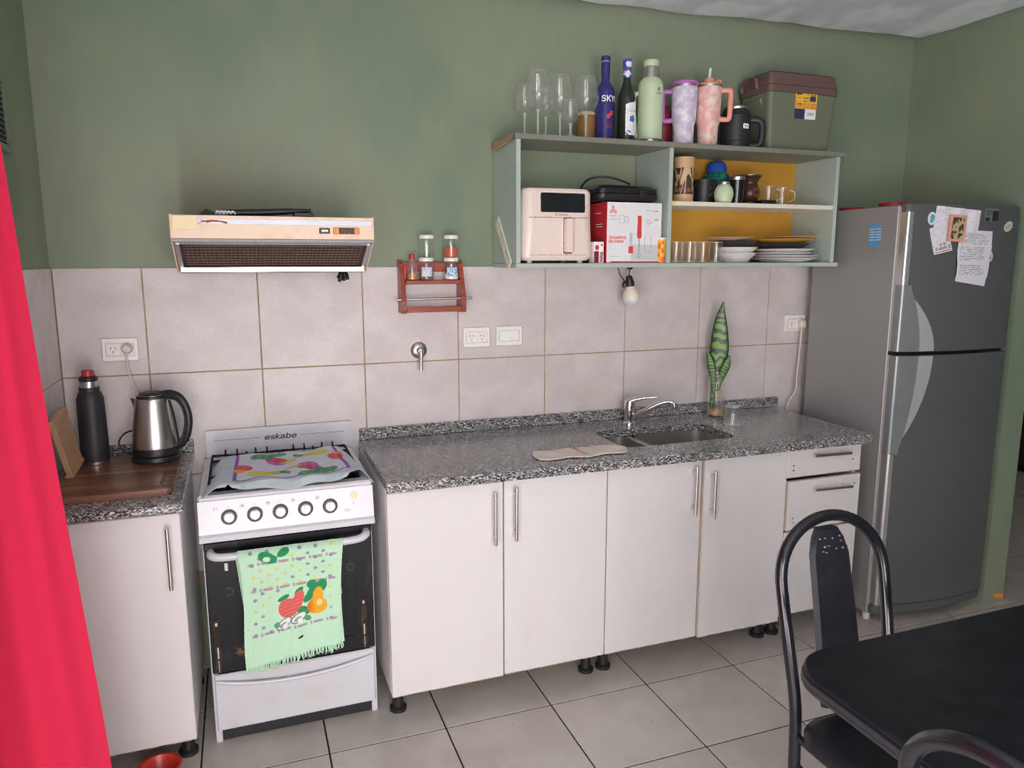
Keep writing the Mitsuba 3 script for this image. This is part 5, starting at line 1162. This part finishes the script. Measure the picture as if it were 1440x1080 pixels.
# ------------------------------------------------------------------ right bay, middle board
Mz = 1.8155
k = root('carved_mug', 'tall carved bamboo-coloured mug at the left end of the middle board', 'mug')
a = lathe([(0, 0), (.042, 0), (.043, .003), (.041, .03), (.0405, .11), (.0425, .165), (.0435, .183), (.040, .184)], 40, 2.375, -.160, Mz)
def cyl_uv(m, cx, cy, z0, h): return np.stack([np.arctan2(m.vertices[:, 1] - cy, m.vertices[:, 0] - cx) / (2 * PI) + .5, (m.vertices[:, 2] - z0) / h], 1)
def lath_dense(prof, n, cx, cy, z0, k_=6):
    p = np.array(prof, float); q = np.vstack([np.linspace(p[i], p[i + 1], k_, endpoint=False) for i in range(len(p) - 1)] + [p[-1:]])
    return lathe(q, n, cx, cy, z0)
m = lath_dense([(.0405, .0), (.0425, .003), (.041, .03), (.0405, .11), (.0425, .165), (.0435, .183)], 64, 2.375, -.160, Mz)
put(k + '__body', m, 'mat_carved', True, uv=cyl_uv(m, 2.375, -.160, Mz, .184))
put(k + '__rim', lathe([(.0436, .1832), (.0440, .1850), (.0420, .1860), (.0380, .1850), (.0375, .09), (0, .09)], 40, 2.375, -.160, Mz), 'mat_carved_pale', 35)
k = root('black_mug', 'wide black mug with fine dots behind the pale green gourd cup', 'mug')
bx_, by_ = 2.488, -.140
put(k + '__body', diff(lathe([(0, 0), (.043, 0), (.046, .004), (.048, .100), (0, .100)], 40, bx_, by_, Mz), lathe([(0, .006), (.042, .006), (.0455, .12), (0, .12)], 40, bx_, by_, Mz)), 'mat_black_plastic', 35)
put(k + '__handle', tube([(bx_ - .044, by_ - .01, Mz + .08), (bx_ - .062, by_ - .02, Mz + .074), (bx_ - .066, by_ - .022, Mz + .05), (bx_ - .060, by_ - .02, Mz + .03), (bx_ - .044, by_ - .01, Mz + .022)], .005, 8), 'mat_black_plastic', 50)
rd = np.random.default_rng(9)
put(k + '__dots', cat_(*[wrap(sub(plate_flat(Point(float(a_), float(b_)).buffer(.0011, 3), .0004), .004), .0472, bx_, by_, Mz + .055, -PI / 2 + .35) for a_, b_ in zip(rd.uniform(-.016, .016, 30), rd.uniform(-.03, .03, 30))]), 'mat_carved_pale', label='fine pale dots', kind='stuff')
k = root('knitted_cup', 'round blue and green knitted-looking cup behind the black mug', 'cup')
bx_, by_ = 2.602, -.066
put(k + '__base', lathe([(0, 0), (.030, 0), (.035, .01), (.040, .060), (.046, .095), (0, .096)], 36, bx_, by_, Mz), 'mat_blue_knit', 35)
put(k + '__green_band', lathe(spline([(.044, 0, .095), (.056, 0, .112), (.054, 0, .130), (.040, 0, .142)], 5)[:, [0, 2]], 36, bx_, by_, Mz), 'mat_green_knit', True, label='green textured band')
put(k + '__blue_top', lathe(spline([(.0405, 0, .141), (.043, 0, .160), (.036, 0, .180), (.022, 0, .192), (.0001, 0, .196)], 5)[:, [0, 2]], 36, bx_, by_, Mz), 'mat_blue_knit', True, label='blue rounded top')
k = root('gourd_cup', 'pale green gourd-shaped cup with steel rim on the middle board', 'cup')
bx_, by_ = 2.533, -.222
put(k + '__body', lathe(spline([(.0001, 0, 0), (.028, 0, .0005), (.037, 0, .018), (.040, 0, .040), (.034, 0, .062), (.024, 0, .075)], 5)[:, [0, 2]], 40, bx_, by_, Mz), 'mat_mint', True)
put(k + '__rim', lathe([(.0235, .0745), (.0245, .0755), (.0250, .084), (.0235, .087), (.0215, .086), (.020, .05), (0, .05)], 36, bx_, by_, Mz), 'mat_dull_chrome', 35)
put(k + '__emblem', cat_(wrap(sub(text('K', .007, True, .0004), .003), .0392, bx_, by_, Mz + .053, -PI / 2 + .9), wrap(sub(text('STANLEY', .003, True, .0004), .003), .0400, bx_, by_, Mz + .044, -PI / 2 + .9)), 'mat_print_black')
k = root('black_tumbler', 'slim glossy black cup with steel rim right of the gourd-shaped cup', 'cup')
bx_, by_ = 2.624, -.185
put(k + '__body', lathe([(0, 0), (.027, 0), (.029, .003), (.033, .100), (0, .100)], 40, bx_, by_, Mz), 'mat_black_gloss', 35)
put(k + '__rim', lathe([(0, .1002), (.033, .1002), (.0338, .104), (.0338, .113), (.032, .115), (.030, .114), (.029, .105), (0, .104)], 40, bx_, by_, Mz), 'mat_dull_chrome', 35)
k = root('brown_gourd', 'dark brown leather-bound drinking gourd with a flared rim', 'cup')
bx_, by_ = 2.735, -.125
put(k + '__body', lathe(spline([(.0001, 0, .016), (.030, 0, .017), (.043, 0, .040), (.045, 0, .062), (.036, 0, .085), (.033, 0, .096), (.040, 0, .112), (.052, 0, .127)], 5)[:, [0, 2]], 44, bx_, by_, Mz), 'mat_gourd', True)
put(k + '__base', lathe([(0, 0), (.040, 0), (.042, .004), (.040, .016), (0, .0165)], 40, bx_, by_, Mz), 'mat_black_plastic', 35)
put(k + '__rim', tube([(bx_ + .051 * math.cos(t), by_ + .051 * math.sin(t), Mz + .1275) for t in np.linspace(0, 2 * PI, 28, endpoint=False)], .0025, 8, 2, True), 'mat_dull_chrome', True, label='steel rim')
put(k + '__leather_patch', wrap(sub(plate_flat(ell(0, 0, .020, .022), .0012), .004), .0438, bx_, by_, Mz + .056, -PI / 2 + .15), 'mat_gourd_patch', label='reddish leather patch')
k = root('small_black_box', 'flat black box under the rim of the brown drinking gourd', 'box')
put(k, bx(2.725, 2.795, -.235, -.185, Mz, Mz + .018, .002), 'mat_black_plastic')
def tumbler_glass(x, y, z, h, r0, r1, lab, grp, handle=False, lobes=False):
    k = root('drinking_glass', lab, 'glass', grp)
    put(k + '__tumbler', lathe([(r0 * .6, .0006), (r0, .0006), (r0 + .0015, .004), (r1, h)], 36, x, y, z), 'mat_faint_veil_glass', 40)
    put(k + '__thick_base', lathe([(0, .001), (r0 - .001, .001), (r0 - .0002, .004), (r0 - .001, .009), (0, .0075)], 32, x, y, z), 'mat_stem_glass', 40)
    put(k + '__rim', tube([(x + r1 * math.cos(t), y + r1 * math.sin(t), z + h) for t in np.linspace(0, 2 * PI, 24, endpoint=False)], .0011, 6, 2, True), 'mat_stem_glass', True)
    if handle: put(k + '__handle', tube([(x + .026, y - .018, z + h * .85), (x + .043, y - .028, z + h * .75), (x + .044, y - .029, z + h * .4), (x + .026, y - .018, z + h * .22)], .0035, 8), 'mat_stem_glass', 50)
tumbler_glass(2.800, -.050, Mz, .098, .026, .030, 'clear glass at the back right of the brown drinking gourd', 'glasses on the middle board')
tumbler_glass(2.818, -.150, Mz, .084, .024, .030, 'left one of the two clear glass cups at the right of the middle board', 'glasses on the middle board', True)
tumbler_glass(2.892, -.150, Mz, .080, .024, .029, 'right one of the two clear glass cups at the right of the middle board', 'glasses on the middle board', True)

# ------------------------------------------------------------------ right bay, bottom board
for i, (x, lab) in enumerate(((2.315, 'leftmost clear tumbler in the row on the bottom board, against the divider'), (2.380, 'second clear tumbler from the divider on the bottom board'), (2.446, 'third clear tumbler from the divider on the bottom board'), (2.511, 'rightmost clear tumbler in the front row, before the white soup bowls'))):
    tumbler_glass(x, -.215, B, .086, .024, .029, lab, 'tumblers on the bottom board')
for i, x in enumerate((2.335, 2.402, 2.468)):
    tumbler_glass(x, -.125, B, .086, .024, .029, ('first', 'second', 'third')[i] + ' clear tumbler from the divider in the back row on the bottom board', 'tumblers in the back row')
def dish(name, lab, cat, grp, x, y, z, R, h, base, mat_, lip=.0022):
    k = root(name, lab, cat, grp)
    put(k, lathe([(0, 0), (base, 0), (base + .004, .002), (base + (R - base) * .45, h * .45), (R, h - lip), (R + .0006, h - lip / 2), (R - .001, h), (base + (R - base) * .4, h * .45 + .003), (base - .003, .005), (0, .0045)], 56, x, y, z), mat_, 35)
    return z
PG = 'plates stacked on the right'
dx, dy = 2.655, -.150
dish('soup_bowl', 'bottom white soup bowl of the left stack behind the tumblers', 'bowl', 'white soup bowls', dx, dy, B, .092, .042, .054, 'mat_plate_white', .003)
dish('soup_bowl', 'upper white soup bowl of the left stack behind the tumblers', 'bowl', 'white soup bowls', dx + .002, dy, B + .026, .094, .040, .056, 'mat_plate_white', .003)
dish('dark_bowl', 'black bowl on the two white soup bowls', 'bowl', None, dx + .006, dy - .004, B + .058, .086, .036, .056, 'mat_plate_dark', .003)
dish('plate', 'pale peach plate on top of the black bowl', 'plate', None, dx - .030, dy, B + .0955, .106, .012, .068, 'mat_plate_peach')
px, py = 2.912, -.155
z = B
for R, h, m_, lab, ox in ((.146, .020, 'mat_plate_white', 'lowest large white plate of the right stack', .0), (.146, .019, 'mat_plate_white', 'second lowest white plate of the right stack', .002), (.128, .019, 'mat_plate_white', 'third white plate up in the right stack', -.008), (.130, .024, 'mat_plate_white', 'uppermost white deep plate in the right stack, under a dark one', .0),
                          (.124, .024, 'mat_plate_dark', 'dark grey bowl-shaped plate in the right stack', -.010), (.134, .018, 'mat_plate_yellow', 'yellow plate near the top of the right stack', -.008), (.112, .014, 'mat_plate_peach', 'topmost pinkish plate of the right stack', .045)):
    step = {.020: .0115, .019: .012, .024: .024, .018: .0165, .014: .0135}[h]
    dish('plate', lab, 'plate', PG, px + ox, py, z, R, h, R * .62, m_)
    z += step if m_ != 'mat_plate_dark' else .0245

# ------------------------------------------------------------------ refrigerator
k = root('refrigerator', 'grey two-door refrigerator with papers on its upper door', 'refrigerator')
FT = T().translate([3.130, -.570, 0]).rotate([0, 0, 1], -3)
FM = np.array(FT.matrix)
FW, FH = .597, 1.802
put(k + '__body', bx(0, FW, 0, .500, .030, FH - .004, .004), 'mat_fridge_side', tw=FT)
put(k + '__gasket', bx(.004, FW - .004, -.014, -.0005, .075, FH - .012, .002), 'mat_gasket', tw=FT, label='cream door gasket')
put(k + '__gap', bx(.002, FW - .002, -.020, -.0004, 1.188, 1.203), 'mat_fridge_gap', tw=FT, label='dark gap between the doors')
def yf(x): return -.047 - .036 * (1 - ((x - FW / 2) / (FW / 2)) ** 2)
xs_ = np.concatenate([[0.0, .0012, .005, .012], np.linspace(.03, FW - .03, 22), [FW - .012, FW - .005, FW - .0012, FW]])
def yfe(x): 
    e = min(x, FW - x)
    return yf(x) + .013 * max(0, 1 - e / .014) ** 2
def door_sec(z, o=0): return np.array([(x, yfe(x) + o, z) for x in xs_] + [(FW, -.0145, z), (0, -.0145, z)])
put(k + '__door', loft([door_sec(1.203, .004), door_sec(1.208), door_sec(FH - .034), door_sec(FH - .032, .001)]), 'mat_fridge_door', 30, tw=FT, label='upper freezer door')
put(k + '__top_trim', loft([door_sec(FH - .0318, .0015), door_sec(FH - .006, .003), door_sec(FH, .008)]), 'mat_fridge_trim' if False else 'mat_fridge_door', 30, tw=FT)
d_lo = put(k + '__door', loft([door_sec(.088, .004), door_sec(.094), door_sec(1.183), door_sec(1.188, .004)]), 'mat_fridge_door', 30, tw=FT, label='lower door')
put(k + '__bottom_trim', loft([door_sec(.040, .016), door_sec(.050, .006), door_sec(.0865, .003)]), 'mat_fridge_door', 30, tw=FT)
def strip_sec(z, w, o=0.0):
    arc = [(-.0010 + .014 * (1 - math.cos(t)) - o, yf(.012) + .012 - .0145 * math.sin(t) - o, z) for t in np.linspace(0, PI / 2, 9)]
    return np.array([(-.0010 - o, -.016, z)] + arc + [(w, yf(w) - .0016 - o, z), (w, yf(w) + .006, z), (.006, -.016, z)])
for z0, z1 in ((1.4780, FH - .033), (.090, .768)):
    put(k + '__edge_strip', loft([strip_sec(z, .024) for z in (z0, z1)]), 'mat_edge_strip', 50, tw=FT, label='bright rounded edge strip')
# grips: a silver panel at the edge and a pale scoop beside it
def curved(poly, t0, t1):
    """A polygon in (x, z) laid on the door's curve, from t0 to t1 in front of it."""
    m = sub(ext(poly, 1.0), .025); v = np.array(m.vertices)
    top = v[:, 2] > .5
    keep = v.copy()
    m.vertices = np.stack([v[:, 0], np.array([yf(min(max(a, 0), FW)) for a in v[:, 0]]) - np.where(top, t1, t0), v[:, 1]], 1)
    return m
def arc_poly(z0, z1, x0, bulge, flip):
    zz = np.linspace(0, 1, 24)
    prof = bulge * (np.sin(zz * PI / 2) ** .8 if not flip else np.cos(zz * PI / 2) ** .8)
    return Polygon([(x0, z0), *[(x0 + b, z0 + (z1 - z0) * t) for t, b in zip(zz, prof)], (x0, z1)])
for z0, z1, fl in ((1.206, 1.478, True), (.768, 1.186, False)):
    h = put(k + '__grip', cat_(loft([strip_sec(z, .036, .0012) for z in (z0, z1)]), curved(unary_union([sbox(-.001, z0, .038, z1), arc_poly(z0, z1 - .01 if fl else z1, .030, .062, fl) if not fl else arc_poly(z0, z1 - .005, .030, .062, fl)]).intersection(sbox(.012, z0, .3, z1)), -.004, .006)), 'mat_fridge_trim', 50, tw=FT, label='silver grip panel at the door edge')
    put(h + '__scoop', curved(arc_poly(z0, z1 - .03 if fl else z1, .022, .140, fl) if fl else arc_poly(z0 + .03, z1, .022, .140, fl), -.002, .0022), 'mat_fridge_scoop', tw=FT, label='pale finger scoop')
put(k + '__foot', lathe([(0, 0), (.015, 0), (.016, .004), (.016, .024), (.010, .031), (0, .031)], 14, .018, -.012 + .03, 0), 'mat_gasket', 35, tw=FT, label='cream levelling foot')
put(k + '__foot', lathe([(0, 0), (.015, 0), (.016, .004), (.016, .024), (.010, .031), (0, .031)], 14, FW - .03, .03, 0), 'mat_gasket', 35, tw=FT)
for x in (.03, FW - .03): put(k + '__foot', lathe([(0, 0), (.015, 0), (.016, .024), (.010, .031), (0, .031)], 14, x, .46, 0), 'mat_gasket', 35, tw=FT)
pl_ = plate_flat(sbox(-.033, -.05, .033, .05), .0006); uvs = lambda m, w, h: np.stack([(m.vertices[:, 0] + w) / (2 * w), (m.vertices[:, 1] + h) / (2 * h)], 1)
lk = put(k + '__service_sticker', pl_, 'mat_blue_sticker', False, uv=uvs(pl_, .033, .05), tw=FT @ T().translate([-.0001, .118, 1.684]).rotate([0, 1, 0], -90).rotate([0, 0, 1], -90), label='blue service sticker on the side')

def on_door(poly_xy, lx, lz, ang=0, t=.0006, lift=0.0, curl=None, n=.012):
    """A flat sheet given round its own origin, turned by ang and laid on the door's curve; returns mesh and uv."""
    m = sub(ext(poly_xy, 1.0), n); v = np.array(m.vertices); b = np.array(poly_xy.bounds)
    uv = np.stack([(v[:, 0] - b[0]) / (b[2] - b[0]), (v[:, 1] - b[1]) / (b[3] - b[1])], 1)
    ca, sa = math.cos(math.radians(ang)), math.sin(math.radians(ang))
    X, Z = lx + v[:, 0] * ca - v[:, 1] * sa, lz + v[:, 0] * sa + v[:, 1] * ca
    off = lift + (curl(uv[:, 0], uv[:, 1]) if curl else 0)
    Y = np.array([yf(a) for a in X]) - .0004 - off - np.where(v[:, 2] > .5, t, 0)
    mm = trimesh.Trimesh(np.stack([X, Y, Z], 1), m.faces, process=False)
    return mm, uv
def L_of(wx): return wx - 3.130
def paper(name, lab, cat, grp, w, h, wx, z, ang, mat_, lift=0.0, curl=None, poly=None):
    m, uv = on_door(poly or sbox(-w / 2, -h / 2, w / 2, h / 2), L_of(wx), z, ang, .0006, lift, curl)
    key = root(name, lab, cat, grp)
    put(key, m, mat_, False, uv=uv, tw=FT)
    return key
paper('paper_sheet', 'creased white receipt turned slightly, top left on the refrigerator door', 'paper', None, .205, .090, 3.346, 1.740, -5, 'mat_receipt', .0012, lambda a, b: .010 * a ** 3 + .004 * np.sin(a * 9) ** 2)
paper('paper_card', 'small white card with red border line at the left of the refrigerator door', 'paper', None, .084, .108, 3.278, 1.660, 13, 'mat_receipt', .0004, lambda a, b: .006 * (1 - b) ** 2)
paper('paper_sheet', 'second printed sheet peeping out below the long one on the refrigerator door', 'paper', None, .165, .17, 3.455, 1.565, -8, 'mat_paper', .0004, lambda a, b: .002 * (1 - a) * (1 - b), None)
paper('paper_sheet', 'long white sheet of black print hanging on the refrigerator door', 'paper', None, .178, .190, 3.446, 1.602, -1.5, 'mat_paper_print', .0030, lambda a, b: .012 * (1 - b) ** 2 * (1 - a) + .003 * np.sin(b * 6) ** 2)
kk = root('picture_magnet', 'small framed dark picture magnet holding the papers on the refrigerator door', 'magnet')
m, uv = on_door(sbox(-.040, -.052, .040, .052), L_of(3.338), 1.7035, -3, .003, .013)
put(kk + '__frame', m, 'mat_icon_frame', tw=FT, label='pinkish frame')
m, uv = on_door(sbox(-.027, -.043, .027, .043), L_of(3.338), 1.7035, -3, .0010, .0162)
put(kk + '__picture', m, 'mat_icon', False, uv=uv, tw=FT, label='dark little picture')
paper('round_magnet', 'teal and white oval magnet at the left edge of the papers', 'magnet', None, 0, 0, 3.232, 1.743, 0, 'mat_paper', .0, None, ell(0, 0, .018, .026))
paper('round_magnet', 'yellowish round magnet half hidden behind the long printed sheet', 'magnet', None, 0, 0, 3.540, 1.592, 0, 'mat_print_yellow' if False else 'mat_carved_pale', .0, None, ell(0, 0, .020, .023))
m, uv = on_door(unary_union([ell(.002, .006, .010, .010), ell(-.002, -.010, .007, .008), ell(.006, -.004, .006, .006)]), L_of(3.232), 1.743, 0, .0006, .0008)
put('round_magnet__print', m, 'mat_teal', tw=FT, label='teal print')
m, uv = on_door(unary_union([ell(0, -.004, .011, .006), ell(0, .005, .006, .004)]), L_of(3.540), 1.590, 0, .0006, .0008)
put('round_magnet_001__print', m, 'mat_print_grey', tw=FT)
m, uv = on_door(unary_union([sbox(-.038, -.049, .036, -.046)]), L_of(3.278), 1.660, 13, .0004, .0072)
put('paper_card__red_line', m, 'mat_print_red', tw=FT, label='red line along the lower edge')
m, uv = on_door(unary_union([ell(-.028, -.034, .004, .007), ell(-.006, -.020, .004, .006), ell(.010, -.020, .005, .006), ell(.030, -.034, .005, .008), sbox(-.018, -.040, .018, -.030)]), L_of(3.278), 1.660, 13, .0004, .0066)
put('paper_card__figures', m, 'mat_print_grey', tw=FT, label='little dark figures')
kk = root('energy_sticker', 'small silver and black data sticker at the upper right of the refrigerator door', 'sticker')
m, uv = on_door(sbox(-.040, -.026, .040, .026), L_of(3.528), 1.760, 0, .0006); put(kk + '__base', m, 'mat_fridge_trim', tw=FT)
m, uv = on_door(unary_union([sbox(.004, -.025, .039, .018), sbox(-.036, -.024, -.012, -.010), *[sbox(-.034, z, -.002, z + .003) for z in (.0, .008, .016)]]), L_of(3.528), 1.760, 0, .0005, .0008); put(kk + '__print', m, 'mat_print_black', tw=FT, label='black print')
kk = root('brand_badge', 'oval cream badge near the right edge of the refrigerator door', 'badge')
m, uv = on_door(ell(0, 0, .030, .020, 22), L_of(3.640), 1.716, 0, .0010, 0); put(kk + '__plate', m, 'mat_oval_cream', tw=FT)
m, uv = on_door(ell(0, 0, .018, .006, 22).difference(ell(0, 0, .012, .003, 22)), L_of(3.640), 1.716, 0, .0006, .0011); put(kk + '__lettering', m, 'mat_print_grey', tw=FT)
for x, y, nm, lab in ((.10, .375, 'red_dish', 'flat red dish lying on top of the refrigerator at the back'), (.16, .20, 'red_bowl', 'small red bowl on top of the refrigerator near its middle')):
    key = root(nm, lab, 'dish' if 'dish' in nm else 'bowl')
    h_ = .012 if 'dish' in nm else .024
    put(key, lathe([(0, 0), (.05, 0), (.055, .003), (.058, h_), (.055, h_ + .002), (.05, .006), (0, .005)], 32, x, y, FH - .0035), 'mat_red_plastic', 35, tw=FT)

# ------------------------------------------------------------------ dining table and chairs
k = root('dining_table', 'black dining table with rounded corners at the lower right', 'table')
tx0, tx1, ty0, ty1 = 1.636, 3.05, -2.70, -1.765
TT = T().translate([0, 0, 0])
def tsec(o, z): return rrect(tx0 + o, tx1 - o, ty0 + o, ty1 - o, .095 - o, z, 12)
put(k + '__tabletop', loft([tsec(.003, .7385), tsec(.0, .741), tsec(.0, .748), tsec(.004, .752)]), 'mat_table_top', 30)
put(k + '__edge_band', loft([tsec(.006, .7115), tsec(-.002, .7155), tsec(-.004, .721), tsec(-.001, .7245), tsec(-.001, .7255), tsec(-.004, .729), tsec(-.003, .7355), tsec(.003, .738)]), 'mat_table_edge', 30, label='ribbed grey edge band')
put(k + '__apron', bx(tx0 + .12, tx1 - .12, ty0 + .12, ty1 - .12, .672, .711, .003), 'mat_black_plastic')
for x, y in ((2.28, -1.93), (2.28, -2.54), (2.90, -1.93), (2.90, -2.54)):
    put(k + '__leg', lathe([(0, 0), (.021, 0), (.021, .671), (0, .671)], 20, x, y, .0005), 'mat_black_tube', 40)

def chair(lab, x, y, ang):
    k = root('dining_chair', lab, 'chair', 'black dining chairs')
    M = T().translate([x, y, 0]).rotate([0, 0, 1], ang)
    # the seat runs towards local -y from the hoop at y = 0
    R_, zt, zk = .158, .932, .47
    def by(z): return .10 * (max(0, z - zk) / (zt - zk)) ** 1.15
    L = [(-.150, -.012, .012), (-.150, -.008, .20), (-.150, -.002, .40), (-.152, by(.50), .50), (-.158, by(.62), .62), (-.163, by(.74), .74)]
    A = [(-R_ * math.cos(t) * 1.03, by(.79 + .142 * math.sin(t)), .79 + .142 * math.sin(t)) for t in np.linspace(.12, PI - .12, 9)]
    path = L + A + [(-a, b, c) for a, b, c in L[::-1]]
    put(k + '__hoop', tube(path, .0148, 16, 6), 'mat_black_tube', True, tw=M, label='bent black tube of back and rear legs')
    for s_ in (-1, 1):
        put(k + '__leg', tube([(s_ * .165, -.392, .012), (s_ * .163, -.386, .22), (s_ * .160, -.375, .418)], .0125, 14), 'mat_black_tube', 40, tw=M)
        put(k + '__seat_rail', tube([(s_ * .150, -.003, .412), (s_ * .158, -.20, .420), (s_ * .160, -.375, .420)], .0105, 12), 'mat_black_tube', 40, tw=M)
        put(k + '__stretcher', tube([(s_ * .150, -.004, .345), (s_ * .162, -.383, .250)], .006, 8), 'mat_black_tube', 40, tw=M)
    for p in ((-.15, -.012), (.15, -.012), (-.165, -.392), (.165, -.392)):
        put(k + '__foot_cap', lathe([(0, 0), (.0165, 0), (.0165, .022), (0, .022)], 14, p[0], p[1], .0005), 'mat_black_rubber', 35, tw=M)
    def ss(o, z):
        a = rrect(-.192 + o, .192 - o, -.40 + o, -.020 - o, .075 - o * .45, 0, 8)
        a[:, 0] *= 1 - .05 * np.clip((a[:, 1] + .22) / .2, 0, 1)
        a[:, 2] = z; return a
    put(k + '__seat', loft([ss(.010, .432), ss(.001, .438), ss(0, .452), ss(.006, .464), ss(.024, .474), ss(.07, .4785), ss(.13, .480)]), 'mat_black_vinyl', 50, tw=M, label='padded black vinyl seat')
    bp_ = []
    for t, w in ((0, .066), (.12, .069), (.5, .066), (.85, .062), (.94, .050), (1, .032)):
        z = .475 + (.905 - .475) * t; yb = by(z)
        bp_.append(np.array([(a * w - .012, yb + d, z) for a, d in ((-1, -.006), (-.86, -.016), (0, -.020), (.86, -.016), (1, -.006), (.86, .007), (0, .009), (-.86, .007))]))
    put(k + '__back_pad', loft(bp_), 'mat_black_vinyl', 40, tw=M, label='narrow upright back pad')
    return k
kc = chair('black tubular chair on the far side of the black table, facing the viewer', 1.985, -1.595, 0)
rs = np.random.default_rng(12)
fl = []
for xx, zz in zip(rs.uniform(-.052, .022, 12), rs.uniform(.845, .888, 12)):
    fl.append(bx(xx, xx + rs.uniform(.002, .005), .10 * ((zz - .47) / .462) ** 1.15 - .0222, .10 * ((zz - .47) / .462) ** 1.15 - .0185, zz, zz + rs.uniform(.001, .003)))
put(kc + '__back_pad__scuff', cat_(*fl), 'mat_print_grey', tw=T().translate([1.985, -1.595, 0]), label='pale scuff marks near the top', kind='stuff')
chair('black tubular chair at the left end of the table, only its hoop in view', 1.601, -2.334, 92.7)

# ------------------------------------------------------------------ curtain, vent, next room
k = root('red_curtain', 'bright red fabric curtain hanging at the left edge of the room', 'curtain')
u, v = wav(120, 60)                        # u along the gathered cloth from the leading edge, v from floor to rod
bot = np.array([(.262, -1.115), (.20, -1.165), (.13, -1.215), (.075, -1.265), (.055, -1.31), (.075, -1.345), (.095, -1.38), (.07, -1.41), (.04, -1.44), (.07, -1.50), (.12, -1.55), (.07, -1.62), (.04, -1.70), (.08, -1.78)])
topp = np.array([(.128, -1.110), (.105, -1.130), (.08, -1.155), (.06, -1.185), (.05, -1.215), (.06, -1.235), (.075, -1.255), (.07, -1.28), (.045, -1.31), (.07, -1.35), (.10, -1.38), (.07, -1.42), (.045, -1.46), (.06, -1.50)])
cb, ct = spline(np.c_[bot, np.zeros(14)], 20)[:, :2], spline(np.c_[topp, np.zeros(14)], 20)[:, :2]
ii = np.linspace(0, len(cb) - 1, 120)
cbx, cby = (np.interp(ii, np.arange(len(cb)), cb[:, q]) for q in (0, 1)); ctx, cty = (np.interp(ii, np.arange(len(ct)), ct[:, q]) for q in (0, 1))
w = v ** 1.15
X_ = cbx[None] * (1 - w) + ctx[None] * w + .003 * np.sin(v * 9 + u * 6)
Y_ = cby[None] * (1 - w) + cty[None] * w + (.0045 * np.sin(u * 46 + v * 2.5) + .0025 * np.sin(u * 95 - v * 4)) * np.clip(u * 14, 0, 1)
m = trimesh.Trimesh(np.stack([X_, Y_, .02 + 2.23 * v], -1).reshape(-1, 3), None, process=False)
i, j = np.meshgrid(np.arange(59), np.arange(119), indexing='ij'); a, b, c, d = (q.ravel() for q in (i * 120 + j, i * 120 + j + 1, (i + 1) * 120 + j + 1, (i + 1) * 120 + j))
m = trimesh.Trimesh(np.stack([X_, Y_, .02 + 2.23 * v], -1).reshape(-1, 3), np.vstack([np.stack([a, b, c], 1), np.stack([a, c, d], 1)]), process=False)
put(k + '__cloth', m, 'mat_curtain', True)
k = root('curtain_rod', 'steel curtain rod above the glazed door', 'curtain rod')
put(k, cat_(tube([(.072, -3.45, 2.262), (.072, -1.08, 2.262)], .010, 12), *[tube([(-.005, y, 2.262), (.072, y, 2.262)], .006, 8) for y in (-3.3, -1.72)]), 'mat_steel', 40)
k = root('wall_vent', 'dark slotted vent grille set in the left wall', 'vent')
vz0, vz1, vy0, vy1 = 1.905, 2.075, -.56, -.365
put(k + '__frame', diff(bx(-.0058, .004, vy0 - .02, vy1 + .02, vz0 - .02, vz1 + .02, .002), bx(-.02, .02, vy0, vy1, vz0, vz1)), 'mat_green_paint')
put(k + '__backing', bx(-.0058, -.004, vy0, vy1, vz0, vz1), 'mat_print_black')
for z in np.linspace(vz0 + .008, vz1 - .008, 11): put(k + '__slat', rot(bx(-.005, .003, vy0, vy1, z - .0012, z + .0012), 25, (0, 1, 0), (0, 0, z)), 'mat_green_paint')
k = root('low_cabinet', 'dark brown low wooden cabinet in the next room, right of the refrigerator', 'cabinet')
put(k + '__body', bx(6.02, 6.45, .55, 1.35, .06, .42, .004), 'mat_dark_wood')
put(k + '__plinth', bx(6.06, 6.42, .60, 1.30, .001, .0595), 'mat_black_plastic')
put(k + '__top', bx(5.99, 6.46, .52, 1.38, .4205, .455, .004), 'mat_dark_wood')
